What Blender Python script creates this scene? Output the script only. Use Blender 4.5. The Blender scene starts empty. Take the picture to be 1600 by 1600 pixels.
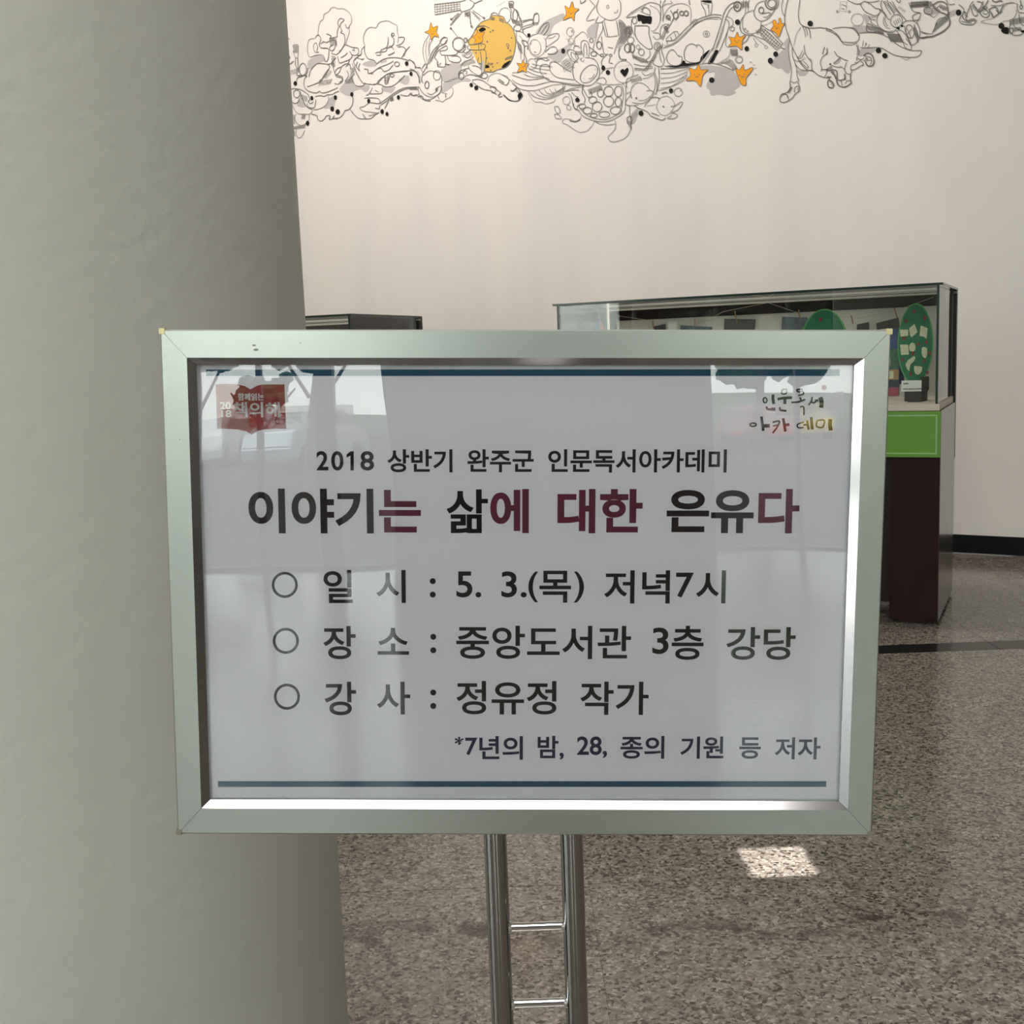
import bpy, bmesh, math, random
from mathutils import Vector, Matrix, geometry
random.seed(7)
S = bpy.context.scene
COL = S.collection
PI = math.pi

# ---------------------------------------------------------------- camera, sky, sun, large lights, exposure
EYE = Vector((0, 0, 1.5))
FPX, PITCH, ROLL = 1775.1, math.radians(8.02), math.radians(-2.12)
CF = Vector((0, math.cos(PITCH), -math.sin(PITCH)))
_x = Vector((1, 0, 0)); _u = _x.cross(CF)
CX = math.cos(ROLL) * _x + math.sin(ROLL) * _u
CU = -math.sin(ROLL) * _x + math.cos(ROLL) * _u
cam = bpy.data.cameras.new('camera'); camo = bpy.data.objects.new('camera', cam); COL.objects.link(camo)
cam.sensor_width = 36; cam.lens = 36 * FPX / 1600; cam.clip_start = 0.05; cam.clip_end = 400
M = Matrix((CX, CU, -CF)).transposed().to_4x4(); M.translation = EYE
camo.matrix_world = M
S.camera = camo
S.view_settings.view_transform = 'Standard'; S.view_settings.look = 'None'
S.view_settings.exposure = 0.0; S.view_settings.gamma = 1.0; S.view_settings.use_curve_mapping = False

SKY = 6.6
W = bpy.data.worlds.new('overcast_sky'); S.world = W; W.use_nodes = True
nt = W.node_tree; nt.nodes.clear()
wo = nt.nodes.new('ShaderNodeOutputWorld'); bg = nt.nodes.new('ShaderNodeBackground')
tc = nt.nodes.new('ShaderNodeTexCoord'); sx = nt.nodes.new('ShaderNodeSeparateXYZ')
cr = nt.nodes.new('ShaderNodeValToRGB')
cr.color_ramp.elements[0].position = 0.0; cr.color_ramp.elements[0].color = (1.0, .985, .95, 1)
cr.color_ramp.elements[1].position = 0.6; cr.color_ramp.elements[1].color = (.86, .93, 1.0, 1)
nt.links.new(tc.outputs['Generated'], sx.inputs[0]); nt.links.new(sx.outputs['Z'], cr.inputs[0])
nt.links.new(cr.outputs[0], bg.inputs['Color']); bg.inputs['Strength'].default_value = SKY
nt.links.new(bg.outputs[0], wo.inputs[0])
sun = bpy.data.lights.new('sun', 'SUN'); suno = bpy.data.objects.new('sun', sun); COL.objects.link(suno)
sun.energy = 2.5; sun.angle = math.radians(0.6); sun.color = (1, .94, .82)
suno.rotation_euler = Vector((0.15, -0.75, -1.0)).to_track_quat('-Z', 'Y').to_euler()   # high behind the building, falls on the forecourt
FLZ, CEIL = 0.0, 6.2
XL, XR, YB = -7.5, 8.0, -9.0

def area(name, loc, aim, sx_, sy_, power, color=(1, 1, 1), portal=False, spread=None):
    l = bpy.data.lights.new(name, 'AREA'); l.shape = 'RECTANGLE'; l.size = sx_; l.size_y = sy_
    l.energy = power; l.color = color
    if spread is not None: l.spread = math.radians(spread)
    o = bpy.data.objects.new(name, l); COL.objects.link(o); o.location = loc
    o.rotation_euler = (Vector(aim) - Vector(loc)).to_track_quat('-Z', 'Y').to_euler()
    if portal: l.cycles.is_portal = True
    return o
area('window_portal', ((XL + XR) / 2, YB - .05, 3.0), ((XL + XR) / 2, 0, 3.0), 15.2, 6.0, 1, portal=True)
area('window_portal', (XL - .05, -4.3, 3.0), (0, -4.3, 3.0), 9.4, 6.0, 1, portal=True)

# ---------------------------------------------------------------- helpers
def ray(px, py):
    return (CF + CX * ((px - 800) / FPX) - CU * ((py - 800) / FPX)).normalized()
def hit(px, py, p0, n):
    r = ray(px, py); return EYE + r * ((p0 - EYE).dot(n) / r.dot(n))

_names = {}
def newobj(name, data, parent=None):
    o = bpy.data.objects.new(name, data); COL.objects.link(o)
    if parent is not None: o.parent = parent
    return o
def tag(o, label=None, cat=None, group=None, kind=None):
    if label: o['label'] = label
    if cat: o['category'] = cat
    if group: o['group'] = group
    if kind: o['kind'] = kind
    return o
def empty(name, loc=(0, 0, 0), rz=0, label=None, cat=None, group=None):
    o = newobj(name, None); o.location = loc; o.rotation_euler = (0, 0, rz); o.empty_display_size = .05
    return tag(o, label, cat, group)

class MB:
    def __init__(s): s.v = []; s.f = []
    def add(s, vs, fs):
        b = len(s.v); s.v += [tuple(v) for v in vs]; s.f += [tuple(b + i for i in f) for f in fs]; return s
    def box(s, x0, y0, z0, x1, y1, z1):
        return s.add([(x0,y0,z0),(x1,y0,z0),(x1,y1,z0),(x0,y1,z0),(x0,y0,z1),(x1,y0,z1),(x1,y1,z1),(x0,y1,z1)],
                     [(0,3,2,1),(4,5,6,7),(0,1,5,4),(1,2,6,5),(2,3,7,6),(3,0,4,7)])
    def tube(s, p, q, r, n=16, r2=None, cap=True):
        p = Vector(p); q = Vector(q); d = (q - p).normalized()
        a = d.orthogonal().normalized(); b = d.cross(a); r2 = r if r2 is None else r2
        vs = [p + (a * math.cos(2*PI*i/n) + b * math.sin(2*PI*i/n)) * r for i in range(n)]
        vs += [q + (a * math.cos(2*PI*i/n) + b * math.sin(2*PI*i/n)) * r2 for i in range(n)]
        fs = [(i, (i+1) % n, n + (i+1) % n, n + i) for i in range(n)]
        if cap: fs += [tuple(range(n))[::-1], tuple(range(n, 2*n))]
        return s.add(vs, fs)
    def path(s, pts, r, n=6):
        for a, b in zip(pts, pts[1:]): s.tube(a, b, r, n)
        return s
    def lathe(s, prof, c=(0,0,0), n=32):
        b = len(s.v)
        for (r, z) in prof:
            for i in range(n): s.v.append((c[0] + r*math.cos(2*PI*i/n), c[1] + r*math.sin(2*PI*i/n), c[2] + z))
        for k in range(len(prof)-1):
            for i in range(n):
                s.f.append((b+k*n+i, b+k*n+(i+1) % n, b+(k+1)*n+(i+1) % n, b+(k+1)*n+i))
        return s
    def prism(s, poly, h0, h1, fr):
        """poly: 2D outline, extruded between h0 and h1; fr(u, v, h) -> 3D"""
        tri = geometry.tessellate_polygon([[Vector((p[0], p[1], 0)) for p in poly]])
        n = len(poly)
        vs = [fr(p[0], p[1], h0) for p in poly] + [fr(p[0], p[1], h1) for p in poly]
        fs = [(i, (i+1) % n, n+(i+1) % n, n+i) for i in range(n)]
        fs += [tuple(t) for t in tri] + [tuple(n + i for i in t)[::-1] for t in tri]
        return s.add(vs, fs)
    def flat(s, poly, fr):
        tri = geometry.tessellate_polygon([[Vector((p[0], p[1], 0)) for p in poly]])
        return s.add([fr(p[0], p[1]) for p in poly], [tuple(t) for t in tri])
    def mesh(s, name, m, smooth=False, bevel=0, fixn=True):
        me = bpy.data.meshes.new(name); me.from_pydata(s.v, [], s.f)
        if fixn or bevel:
            bm = bmesh.new(); bm.from_mesh(me)
            bmesh.ops.recalc_face_normals(bm, faces=bm.faces)
            if bevel:
                ed = [e for e in bm.edges if len(e.link_faces) == 2 and e.calc_face_angle(0) > .5]
                bmesh.ops.bevel(bm, geom=ed, offset=bevel, segments=2, affect='EDGES', clamp_overlap=True)
            bm.to_mesh(me); bm.free()
        me.materials.append(m)
        if smooth:
            for p in me.polygons: p.use_smooth = True
            try: me.set_sharp_from_angle(angle=math.radians(40))
            except Exception: pass
        return me
    def build(s, name, m, parent=None, smooth=False, bevel=0, fixn=True):
        return newobj(name, s.mesh(name, m, smooth, bevel, fixn), parent)

# ---------------------------------------------------------------- materials
def mat(name, color, rough=.5, metal=0, spec=.5, coat=0, noise=0, nscale=8, bump=0, bscale=60, emis=None, trans=0):
    m = bpy.data.materials.new(name); m.use_nodes = True; t = m.node_tree; b = t.nodes['Principled BSDF']
    b.inputs['Base Color'].default_value = (*color, 1); b.inputs['Roughness'].default_value = rough
    b.inputs['Metallic'].default_value = metal; b.inputs['Specular IOR Level'].default_value = spec
    b.inputs['Coat Weight'].default_value = coat
    if emis: b.inputs['Emission Color'].default_value = (*emis[0], 1); b.inputs['Emission Strength'].default_value = emis[1]
    tcn = t.nodes.new('ShaderNodeTexCoord')
    if noise:
        n = t.nodes.new('ShaderNodeTexNoise'); n.inputs['Scale'].default_value = nscale; n.inputs['Detail'].default_value = 6
        mx = t.nodes.new('ShaderNodeMix'); mx.data_type = 'RGBA'
        mx.inputs['A'].default_value = (*[c * (1 - noise) for c in color], 1)
        mx.inputs['B'].default_value = (*[min(1, c * (1 + noise)) for c in color], 1)
        t.links.new(tcn.outputs['Object'], n.inputs['Vector'])
        t.links.new(n.outputs['Fac'], mx.inputs['Factor']); t.links.new(mx.outputs['Result'], b.inputs['Base Color'])
    if bump:
        n2 = t.nodes.new('ShaderNodeTexNoise'); n2.inputs['Scale'].default_value = bscale; n2.inputs['Detail'].default_value = 5
        bp = t.nodes.new('ShaderNodeBump'); bp.inputs['Strength'].default_value = bump; bp.inputs['Distance'].default_value = .004
        t.links.new(tcn.outputs['Object'], n2.inputs['Vector'])
        t.links.new(n2.outputs['Fac'], bp.inputs['Height']); t.links.new(bp.outputs[0], b.inputs['Normal'])
    return m

def glassmat(name, tint, ior=1.5, wob=0):
    m = bpy.data.materials.new(name); m.use_nodes = True; t = m.node_tree; t.nodes.clear()
    o = t.nodes.new('ShaderNodeOutputMaterial'); mx = t.nodes.new('ShaderNodeMixShader')
    tr = t.nodes.new('ShaderNodeBsdfTransparent'); tr.inputs[0].default_value = (*tint, 1)
    g = t.nodes.new('ShaderNodeBsdfGlossy'); g.inputs['Roughness'].default_value = 0.0; g.inputs['Color'].default_value = (1, 1, 1, 1)
    f = t.nodes.new('ShaderNodeFresnel'); f.inputs['IOR'].default_value = ior
    t.links.new(f.outputs[0], mx.inputs[0]); t.links.new(tr.outputs[0], mx.inputs[1]); t.links.new(g.outputs[0], mx.inputs[2])
    t.links.new(mx.outputs[0], o.inputs[0])
    if wob:
        n = t.nodes.new('ShaderNodeTexNoise'); n.inputs['Scale'].default_value = 5; n.inputs['Detail'].default_value = 0
        tcn = t.nodes.new('ShaderNodeTexCoord'); bp = t.nodes.new('ShaderNodeBump')
        bp.inputs['Strength'].default_value = 1; bp.inputs['Distance'].default_value = wob
        t.links.new(tcn.outputs['Object'], n.inputs['Vector']); t.links.new(n.outputs['Fac'], bp.inputs['Height'])
        t.links.new(bp.outputs[0], g.inputs['Normal'])
    return m

def granite():
    m = bpy.data.materials.new('speckled_granite'); m.use_nodes = True; t = m.node_tree; b = t.nodes['Principled BSDF']
    L = t.links.new
    g = t.nodes.new('ShaderNodeNewGeometry')
    v = t.nodes.new('ShaderNodeTexVoronoi'); v.inputs['Scale'].default_value = 120; v.inputs['Randomness'].default_value = 1
    nz = t.nodes.new('ShaderNodeTexNoise'); nz.inputs['Scale'].default_value = 60; nz.inputs['Detail'].default_value = 3
    add = t.nodes.new('ShaderNodeVectorMath'); add.operation = 'MULTIPLY_ADD'
    L(nz.outputs['Color'], add.inputs[0]); add.inputs[1].default_value = (.02, .02, .02); L(g.outputs['Position'], add.inputs[2])
    L(g.outputs['Position'], nz.inputs['Vector']); L(add.outputs[0], v.inputs['Vector'])
    sp = t.nodes.new('ShaderNodeSeparateColor'); L(v.outputs['Color'], sp.inputs[0])
    r = t.nodes.new('ShaderNodeValToRGB'); e = r.color_ramp.elements
    e[0].position = 0; e[0].color = (.035, .027, .019, 1)
    e[1].position = 1; e[1].color = (.33, .29, .25, 1)
    for p, c in ((.12, (.065, .052, .040)), (.30, (.140, .118, .098)), (.60, (.185, .160, .136)), (.85, (.235, .205, .178))):
        k = e.new(p); k.color = (*c, 1)
    L(sp.outputs[0], r.inputs[0])
    # slow mottling
    n2 = t.nodes.new('ShaderNodeTexNoise'); n2.inputs['Scale'].default_value = 9; n2.inputs['Detail'].default_value = 8; n2.inputs['Roughness'].default_value = .75
    L(g.outputs['Position'], n2.inputs['Vector'])
    mr = t.nodes.new('ShaderNodeMapRange'); mr.inputs['From Min'].default_value = .3; mr.inputs['From Max'].default_value = .7
    mr.inputs['To Min'].default_value = .80; mr.inputs['To Max'].default_value = 1.12; L(n2.outputs['Fac'], mr.inputs['Value'])
    mul = t.nodes.new('ShaderNodeVectorMath'); mul.operation = 'SCALE'; L(r.outputs[0], mul.inputs[0]); L(mr.outputs[0], mul.inputs['Scale'])
    # brown water stains trodden along one line of the floor
    sxy = t.nodes.new('ShaderNodeSeparateXYZ'); L(g.outputs['Position'], sxy.inputs[0])
    n3 = t.nodes.new('ShaderNodeTexNoise'); n3.inputs['Scale'].default_value = 8; n3.inputs['Detail'].default_value = 6; n3.inputs['Roughness'].default_value = .7
    L(g.outputs['Position'], n3.inputs['Vector'])
    n4 = t.nodes.new('ShaderNodeTexNoise'); n4.inputs['Scale'].default_value = 1.3
    L(g.outputs['Position'], n4.inputs['Vector'])
    def mth(op, a, bb=None, clamp=False):
        q = t.nodes.new('ShaderNodeMath'); q.operation = op; q.use_clamp = clamp
        for i, val in enumerate((a, bb)):
            if val is None: continue
            if isinstance(val, (int, float)): q.inputs[i].default_value = val
            else: L(val, q.inputs[i])
        return q.outputs[0]
    yc = mth('MULTIPLY_ADD', n4.outputs['Fac'], .35); yc.node.inputs[2].default_value = 2.60
    dy = mth('ABSOLUTE', mth('SUBTRACT', sxy.outputs['Y'], yc))
    band = mth('SUBTRACT', 1.0, mth('DIVIDE', dy, .09), clamp=True)
    st = mth('MULTIPLY', band, mth('MULTIPLY', mth('SUBTRACT', n3.outputs['Fac'], .49), 14.0, clamp=True), clamp=True)
    mx = t.nodes.new('ShaderNodeMix'); mx.data_type = 'RGBA'; L(mth('MULTIPLY', st, .95), mx.inputs['Factor'])
    L(mul.outputs[0], mx.inputs['A']); mx.inputs['B'].default_value = (.03, .022, .015, 1)
    L(mx.outputs['Result'], b.inputs['Base Color'])
    b.inputs['Roughness'].default_value = .13; b.inputs['Specular IOR Level'].default_value = .42
    n5 = t.nodes.new('ShaderNodeTexNoise'); n5.inputs['Scale'].default_value = 3; L(g.outputs['Position'], n5.inputs['Vector'])
    m5 = t.nodes.new('ShaderNodeMapRange'); m5.inputs['To Min'].default_value = .08; m5.inputs['To Max'].default_value = .22; L(n5.outputs['Fac'], m5.inputs['Value'])
    L(m5.outputs[0], b.inputs['Roughness'])
    return m

def brushed():
    m = bpy.data.materials.new('anodised_aluminium'); m.use_nodes = True; t = m.node_tree; b = t.nodes['Principled BSDF']
    b.inputs['Base Color'].default_value = (.435, .46, .43, 1); b.inputs['Metallic'].default_value = .95; b.inputs['Roughness'].default_value = .29
    tcn = t.nodes.new('ShaderNodeTexCoord'); n = t.nodes.new('ShaderNodeTexNoise'); n.inputs['Scale'].default_value = 900; n.inputs['Detail'].default_value = 2
    bp = t.nodes.new('ShaderNodeBump'); bp.inputs['Strength'].default_value = .12; bp.inputs['Distance'].default_value = .0004
    t.links.new(tcn.outputs['Object'], n.inputs['Vector']); t.links.new(n.outputs['Fac'], bp.inputs['Height']); t.links.new(bp.outputs[0], b.inputs['Normal'])
    return m

def plaster():
    m = mat('cream_painted_plaster', (.80, .765, .70), rough=.62, spec=.35, bump=.12, bscale=24)
    t = m.node_tree; b = t.nodes['Principled BSDF']
    g = t.nodes.new('ShaderNodeNewGeometry'); mp = t.nodes.new('ShaderNodeMapping'); mp.inputs['Scale'].default_value = (1.6, 1.6, .35)
    n = t.nodes.new('ShaderNodeTexNoise'); n.inputs['Scale'].default_value = 1.4; n.inputs['Detail'].default_value = 5
    r = t.nodes.new('ShaderNodeValToRGB'); r.color_ramp.elements[0].position = .35; r.color_ramp.elements[0].color = (.765, .735, .705, 1)
    r.color_ramp.elements[1].position = .62; r.color_ramp.elements[1].color = (.82, .785, .74, 1)
    t.links.new(g.outputs['Position'], mp.inputs[0]); t.links.new(mp.outputs[0], n.inputs['Vector'])
    t.links.new(n.outputs['Fac'], r.inputs[0]); t.links.new(r.outputs[0], b.inputs['Base Color'])
    return m

M_wall = plaster()
M_plain = mat('plain_wall', (.72, .70, .66), rough=.7, bump=.05)
M_rw = mat('brown_grey_wall', (.22, .20, .175), rough=.7)
M_ceil = mat('ceiling_white', (.78, .77, .74), rough=.8)
M_pier = mat('dark_stone_pier', (.11, .10, .10), rough=.6, noise=.2)
M_col = mat('column_paint', (.43, .43, .385), rough=.55, spec=.4, noise=.04, nscale=3, bump=.35, bscale=45)
M_granite = granite()
M_grout = mat('dark_grout', (.13, .11, .095), rough=.8)
M_black = mat('black_granite', (.008, .010, .009), rough=.16, spec=.3, noise=.3, nscale=40)
M_base = mat('black_skirting', (.005, .007, .007), rough=.4, spec=.2)
M_alu = brushed()
M_aludark = mat('aluminium_side', (.55, .58, .54), rough=.35, metal=.9)
M_brass = mat('brass_corner', (.62, .55, .30), rough=.4, metal=.5)
M_dkcap = mat('dull_corner', (.22, .20, .16), rough=.5, metal=.5)
M_chrome_shade = mat('chrome', (.33, .32, .31), rough=.05, metal=1)  # tube chrome, darkened in colour for the dark floor it mirrors
M_chromeb = mat('chrome_lit', (.72, .72, .72), rough=.08, metal=1)  # same chrome for the rungs, lighter in colour for the overhead light
M_bevel = mat('polished_bevel', (.34, .33, .335), rough=.13, metal=1)
M_paper = mat('poster_paper', (.85, .835, .90), rough=.7, spec=.2, noise=.015, nscale=5)
M_ink = mat('black_print', (.006, .005, .005), rough=.6, spec=.2)
M_brown_ink = mat('brown_black_print', (.014, .006, .006), rough=.6, spec=.2)
M_crimson = mat('crimson_print', (.135, .012, .038), rough=.6, spec=.2)
M_navy = mat('navy_print', (.010, .012, .055), rough=.6, spec=.2)
M_blue = mat('teal_blue_print', (.008, .075, .15), rough=.6, spec=.2)
M_red = mat('brick_red_print', (.30, .035, .035), rough=.6, spec=.2)
M_white = mat('white_print', (.85, .82, .84), rough=.6, spec=.2)
M_acryl = glassmat('clear_acrylic', (1, 1, 1), 1.49, wob=.0010)
M_glass = glassmat('case_glass', (.96, .985, .97), 1.5)
M_winglass = glassmat('window_glass', (.93, .97, .95), 1.45)
M_gedge = mat('green_glass_edge', (.012, .035, .025), rough=.15)
M_gedge2 = mat('grey_glass_edge', (.16, .20, .18), rough=.2)
M_wood = mat('dark_walnut', (.020, .0075, .006), rough=.42, spec=.12, noise=.35, nscale=5)
M_woodd = mat('darker_walnut', (.014, .008, .007), rough=.4, spec=.25, noise=.3, nscale=5)
M_woodside = mat('side_walnut', (.045, .032, .028), rough=.2, noise=.2, nscale=4, coat=.25)
M_green = mat('green_panel', (.105, .27, .022), rough=.4, noise=.04)
M_greenl = mat('pale_green_line', (.26, .45, .19), rough=.5)
M_deck = mat('cream_deck', (.55, .47, .39), rough=.5, noise=.05)
M_board = mat('white_board', (.62, .60, .56), rough=.6)
M_oval = mat('green_felt', (.022, .17, .085), rough=.8, noise=.08, nscale=30)
M_ovalrim = mat('light_green_rim', (.09, .36, .09), rough=.6)
M_reddot = mat('red_dot', (.26, .025, .02), rough=.6)
M_clay = mat('cream_clay', (.60, .59, .40), rough=.8, noise=.12, nscale=60)
M_block = mat('dark_brown_block', (.025, .015, .013), rough=.5)
M_peg = mat('peg_wood', (.30, .17, .09), rough=.7)
M_photo = mat('dark_photo', (.05, .045, .045), rough=.35, noise=.7, nscale=25)
M_photob = mat('bluish_photo', (.10, .13, .16), rough=.35, noise=.7, nscale=25)
M_card = mat('white_card_and_glint', (.72, .71, .70), rough=.6)
M_string = mat('string', (.45, .40, .32), rough=.9)
M_line = mat('mural_line', (.19, .18, .17), rough=.8, spec=.2)
M_linel = mat('mural_light_line', (.36, .34, .32), rough=.8, spec=.2)
M_blk = mat('mural_black', (.006, .006, .006), rough=.7, spec=.2)
M_dot = mat('mural_dot', (.015, .013, .013), rough=.7, spec=.2)
M_wash = mat('mural_grey_wash', (.50, .475, .47), rough=.8, spec=.2, noise=.05)
M_star = mat('mural_orange', (.88, .36, .018), rough=.7, spec=.2, noise=.06)
M_moon = mat('mural_ochre', (.70, .45, .115), rough=.7, spec=.2, noise=.05)
M_winframe = mat('window_frame', (.16, .16, .17), rough=.4, metal=.4)

# ---------------------------------------------------------------- setting: the library lobby
WP = Vector((3.4711, 7.5965, 0)); WA = .5397
WE = Vector((-math.cos(WA), math.sin(WA), 0)); WN = Vector((-math.sin(WA), -math.cos(WA), 0))   # along the wall / out of it
def onwall(s, off, z): p = WP + WE * s + WN * off; return Vector((p.x, p.y, z))
def wall_slab(name, s0, s1, z0, z1, t0, t1, m):
    b = MB(); c = [onwall(s, t, z) for z in (z0, z1) for (s, t) in ((s0, t0), (s1, t0), (s1, t1), (s0, t1))]
    b.add(c, [(0,3,2,1),(4,5,6,7),(0,1,5,4),(1,2,6,5),(2,3,7,6),(3,0,4,7)])
    return b.build(name, m)
S0 = (WP.x - XR) / math.cos(WA); S1 = (WP.x - XL) / math.cos(WA)
tag(wall_slab('wall_back', S0 - .3, S1 + .3, -.1, CEIL + .1, -.2, 0, M_wall), kind='structure')
tag(wall_slab('baseboard_back', S0 + .05, S1 - .05, 0, .125, 0, .012, M_base), kind='structure')
yR = onwall(S0, 0, 0).y; yL = onwall(S1, 0, 0).y
tag(MB().box(XR, YB, -.1, XR + .2, yR + .3, CEIL + .1).build('wall_right', M_rw), kind='structure')
tag(MB().box(XL - .25, YB - .2, CEIL, XR + .2, yL + .5, CEIL + .2).build('ceiling', M_ceil), kind='structure')
T = .7135; TX0, TY0 = .1785, 3.04      # tile grid measured from the joints
floor = tag(MB().box(XL - .25, YB - .1, -.30, XR + .2, yL + .5, -.012).build('floor', M_grout), kind='structure')
# far stretch of floor behind the camera (only seen mirrored in the sign): one polished sheet per zone, joined to the same floor
NX0, NX1, NY0, NY1 = -5, 9, -2, 3      # individually built tiles: index range around the camera's view
bandY0, bandY1 = 5.30, 5.45
tile_me = {}
def tile(x0, y0, x1, y1, m=M_granite, name='tile'):
    k = (round(x1 - x0, 3), round(y1 - y0, 3), m.name)
    if k not in tile_me:
        g = .0006; tile_me[k] = MB().box(g, g, -.012, k[0] - g, k[1] - g, 0).mesh(name, m, bevel=.0008)
    o = newobj(name, tile_me[k], floor); o.location = (x0, y0, random.uniform(-.0003, 0)); return o
ys = [TY0 + T * j for j in range(-3, 4)] + [bandY0]
cols = [TX0 + T * i for i in range(-6, 10)]
for a, b_ in zip(ys, ys[1:]):
    if b_ > bandY0: b_ = bandY0
    if b_ - a < .02: continue
    for x in cols[:-1]: tile(x, a, x + T, b_)
for x in cols[:-1]: tile(x, bandY0, x + T, bandY1, M_black, 'border_strip')
x = cols[0]
for j in range(0, 8):
    for xx in cols[:-1]:
        yy = bandY1 + T * j
        # stop where the tile would pass the slanting wall
        if (Vector((xx + T / 2, yy + T / 2, 0)) - WP).dot(WN) > -.1: tile(xx, yy, xx + T, yy + T)
fb = MB(); ya, yb = ys[0], yL + .5
fb.box(XL - .2, YB, -.012, XR, ya, 0)
fb.box(XL - .2, ya, -.012, cols[0], yb, 0); fb.box(cols[-1], ya, -.012, XR, yb, 0)
tag(fb.build('floor_sheet', M_granite, floor), kind='stuff')

# entrance front behind the camera and the glazed left side (seen mirrored in the sign)
tag(MB().box(-1.35, YB - .25, -.1, 1.75, YB, CEIL).build('wall_front', M_pier), kind='structure')
tag(MB().box(XL - .25, YB - .25, 4.9, XR + .2, YB - .02, CEIL).build('trim_1', M_plain), kind='structure')
tag(MB().box(3.5, YB - .25, -.1, XR + .2, YB - .0, 4.9).build('wall_front', M_plain), kind='structure')
tag(MB().box(XL - .25, YB - .25, -.1, -3.9, YB - .0, 4.9).build('wall_front', M_plain), kind='structure')
def window(name, a, b2, z0, z1, nv, hz, fw=.06, dp=.10):
    """glazed bay from ground point a to b2"""
    a = Vector((*a, 0)); b2 = Vector((*b2, 0)); L_ = (b2 - a).length; d = (b2 - a) / L_
    root = empty(name, a, math.atan2(d.y, d.x)); root['kind'] = 'structure'
    xs = [L_ * i / nv for i in range(nv + 1)]
    for x_ in xs: MB().box(x_ - fw/2, -dp/2, z0, x_ + fw/2, dp/2, z1).build('mullion', M_winframe, root, bevel=.003)
    zs = [z0] + hz + [z1]
    for z_ in zs: MB().box(0, -dp/2 + .01, z_ - fw/2, L_, dp/2 - .01, z_ + fw/2).build('transom', M_winframe, root)
    for x0, x1 in zip(xs, xs[1:]):
        for c, e in zip(zs, zs[1:]):
            MB().box(x0 + fw/2, -.004, c + fw/2, x1 - fw/2, .004, e - fw/2).build('pane', M_winglass, root)
    return root
w1 = window('window_1', (-3.9, YB - .1), (-1.35, YB - .1), 0, 4.9, 2, [2.35])
MB().box(1.86, -.06, 0, 2.04, .10, 4.9).build('door_post', M_winframe, w1, bevel=.003)
window('window_2', (1.75, YB - .1), (3.5, YB - .1), 0, 4.9, 2, [2.35], fw=.045)
window('window_3', (XL, YB), (XL, .4), 0.15, CEIL, 5, [2.5, 4.4], fw=.05)
tag(MB().box(XL - .25, .4, -.1, XL, yL + .3, CEIL).build('wall_left', M_plain), kind='structure')

# round column left of the sign: its right side touches the sight line x/y = -0.173
R_ = .46; TD = 1.95
th = math.atan2(-.1728, 1.0) ; dirv = Vector((math.sin(th), math.cos(th), 0)); lat = Vector((-math.cos(th), math.sin(th), 0))
cc = dirv * TD + lat * R_
colm = MB().lathe([(R_, 0), (R_, CEIL)], (cc.x, cc.y, 0), 128).build('column', M_col, smooth=True)
tag(colm, 'thick round grey painted column standing left of the framed sign', 'column')

# ---------------------------------------------------------------- ceiling lights
def ceiling_light(x, y, sx_, sy_, rz, power, color, label, aim=None):
    r = empty('ceiling_light', (x, y, CEIL - .001), rz, label, 'light')
    b = MB()
    for (x0, y0, x1, y1) in ((-sx_/2-.04, -sy_/2-.04, sx_/2+.04, -sy_/2), (-sx_/2-.04, sy_/2, sx_/2+.04, sy_/2+.04), (-sx_/2-.04, -sy_/2, -sx_/2, sy_/2), (sx_/2, -sy_/2, sx_/2+.04, sy_/2)):
        b.box(x0, y0, -.05, x1, y1, 0)
    b.build('frame', M_aludark, r)
    MB().box(-sx_/2, -sy_/2, -.02, sx_/2, sy_/2, 0).build('diffuser', M_diff, r)
    l = bpy.data.lights.new('lamp', 'AREA'); l.shape = 'RECTANGLE'; l.size = sx_; l.size_y = sy_; l.energy = power; l.color = color
    o = newobj('lamp', l, r); o.location = (0, 0, -.06)
    return r
M_diff = mat('lamp_diffuser', (.9, .88, .8), emis=((1, .96, .92), 4.0))
for (s_, off, pw), wh in zip(((7.0, 2.3, 56), (4.4, 2.3, 160), (1.6, 2.3, 56)), ('left end', 'middle', 'right end')):
    p = onwall(s_, off, 0)
    ceiling_light(p.x, p.y, 1.2, .5, math.atan2(WE.y, WE.x), pw, (1, .92, .85), 'recessed ceiling light panel washing the ' + wh + ' of the mural wall')
ceiling_light(0.0, -0.75, 3.0, 1.3, 0, 150, (1, .98, .95), 'wide bright ceiling light panel just before the framed sign')
ceiling_light(0.0, -4.2, 3.0, 1.3, 0, 105, (1, .98, .95), 'added unseen fill light panel nearer the entrance glass')  # unseen extra panel, added to brighten the poster

# ---------------------------------------------------------------- framed sign on its stand
SO = Vector((.0087, 1.0009, 1.2889)); YAW, LEAN, TILT = -.0098, .0246, -.0372
_ex = Vector((math.cos(YAW), math.sin(YAW), 0)); _ny = Vector((-math.sin(YAW), math.cos(YAW), 0)); _up = math.cos(LEAN) * Vector((0, 0, 1)) + math.sin(LEAN) * _ny
SA = math.cos(TILT) * _ex + math.sin(TILT) * _up; SB = -math.sin(TILT) * _ex + math.cos(TILT) * _up; SN = SA.cross(SB)   # right, up, out to the viewer
MS = Matrix((SA, SB, SN)).transposed().to_4x4(); MS.translation = SO
def uv(px, py, w=0):
    p = hit(px, py, SO + SN * w, SN) - SO
    return p.dot(SA), p.dot(SB)

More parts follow.
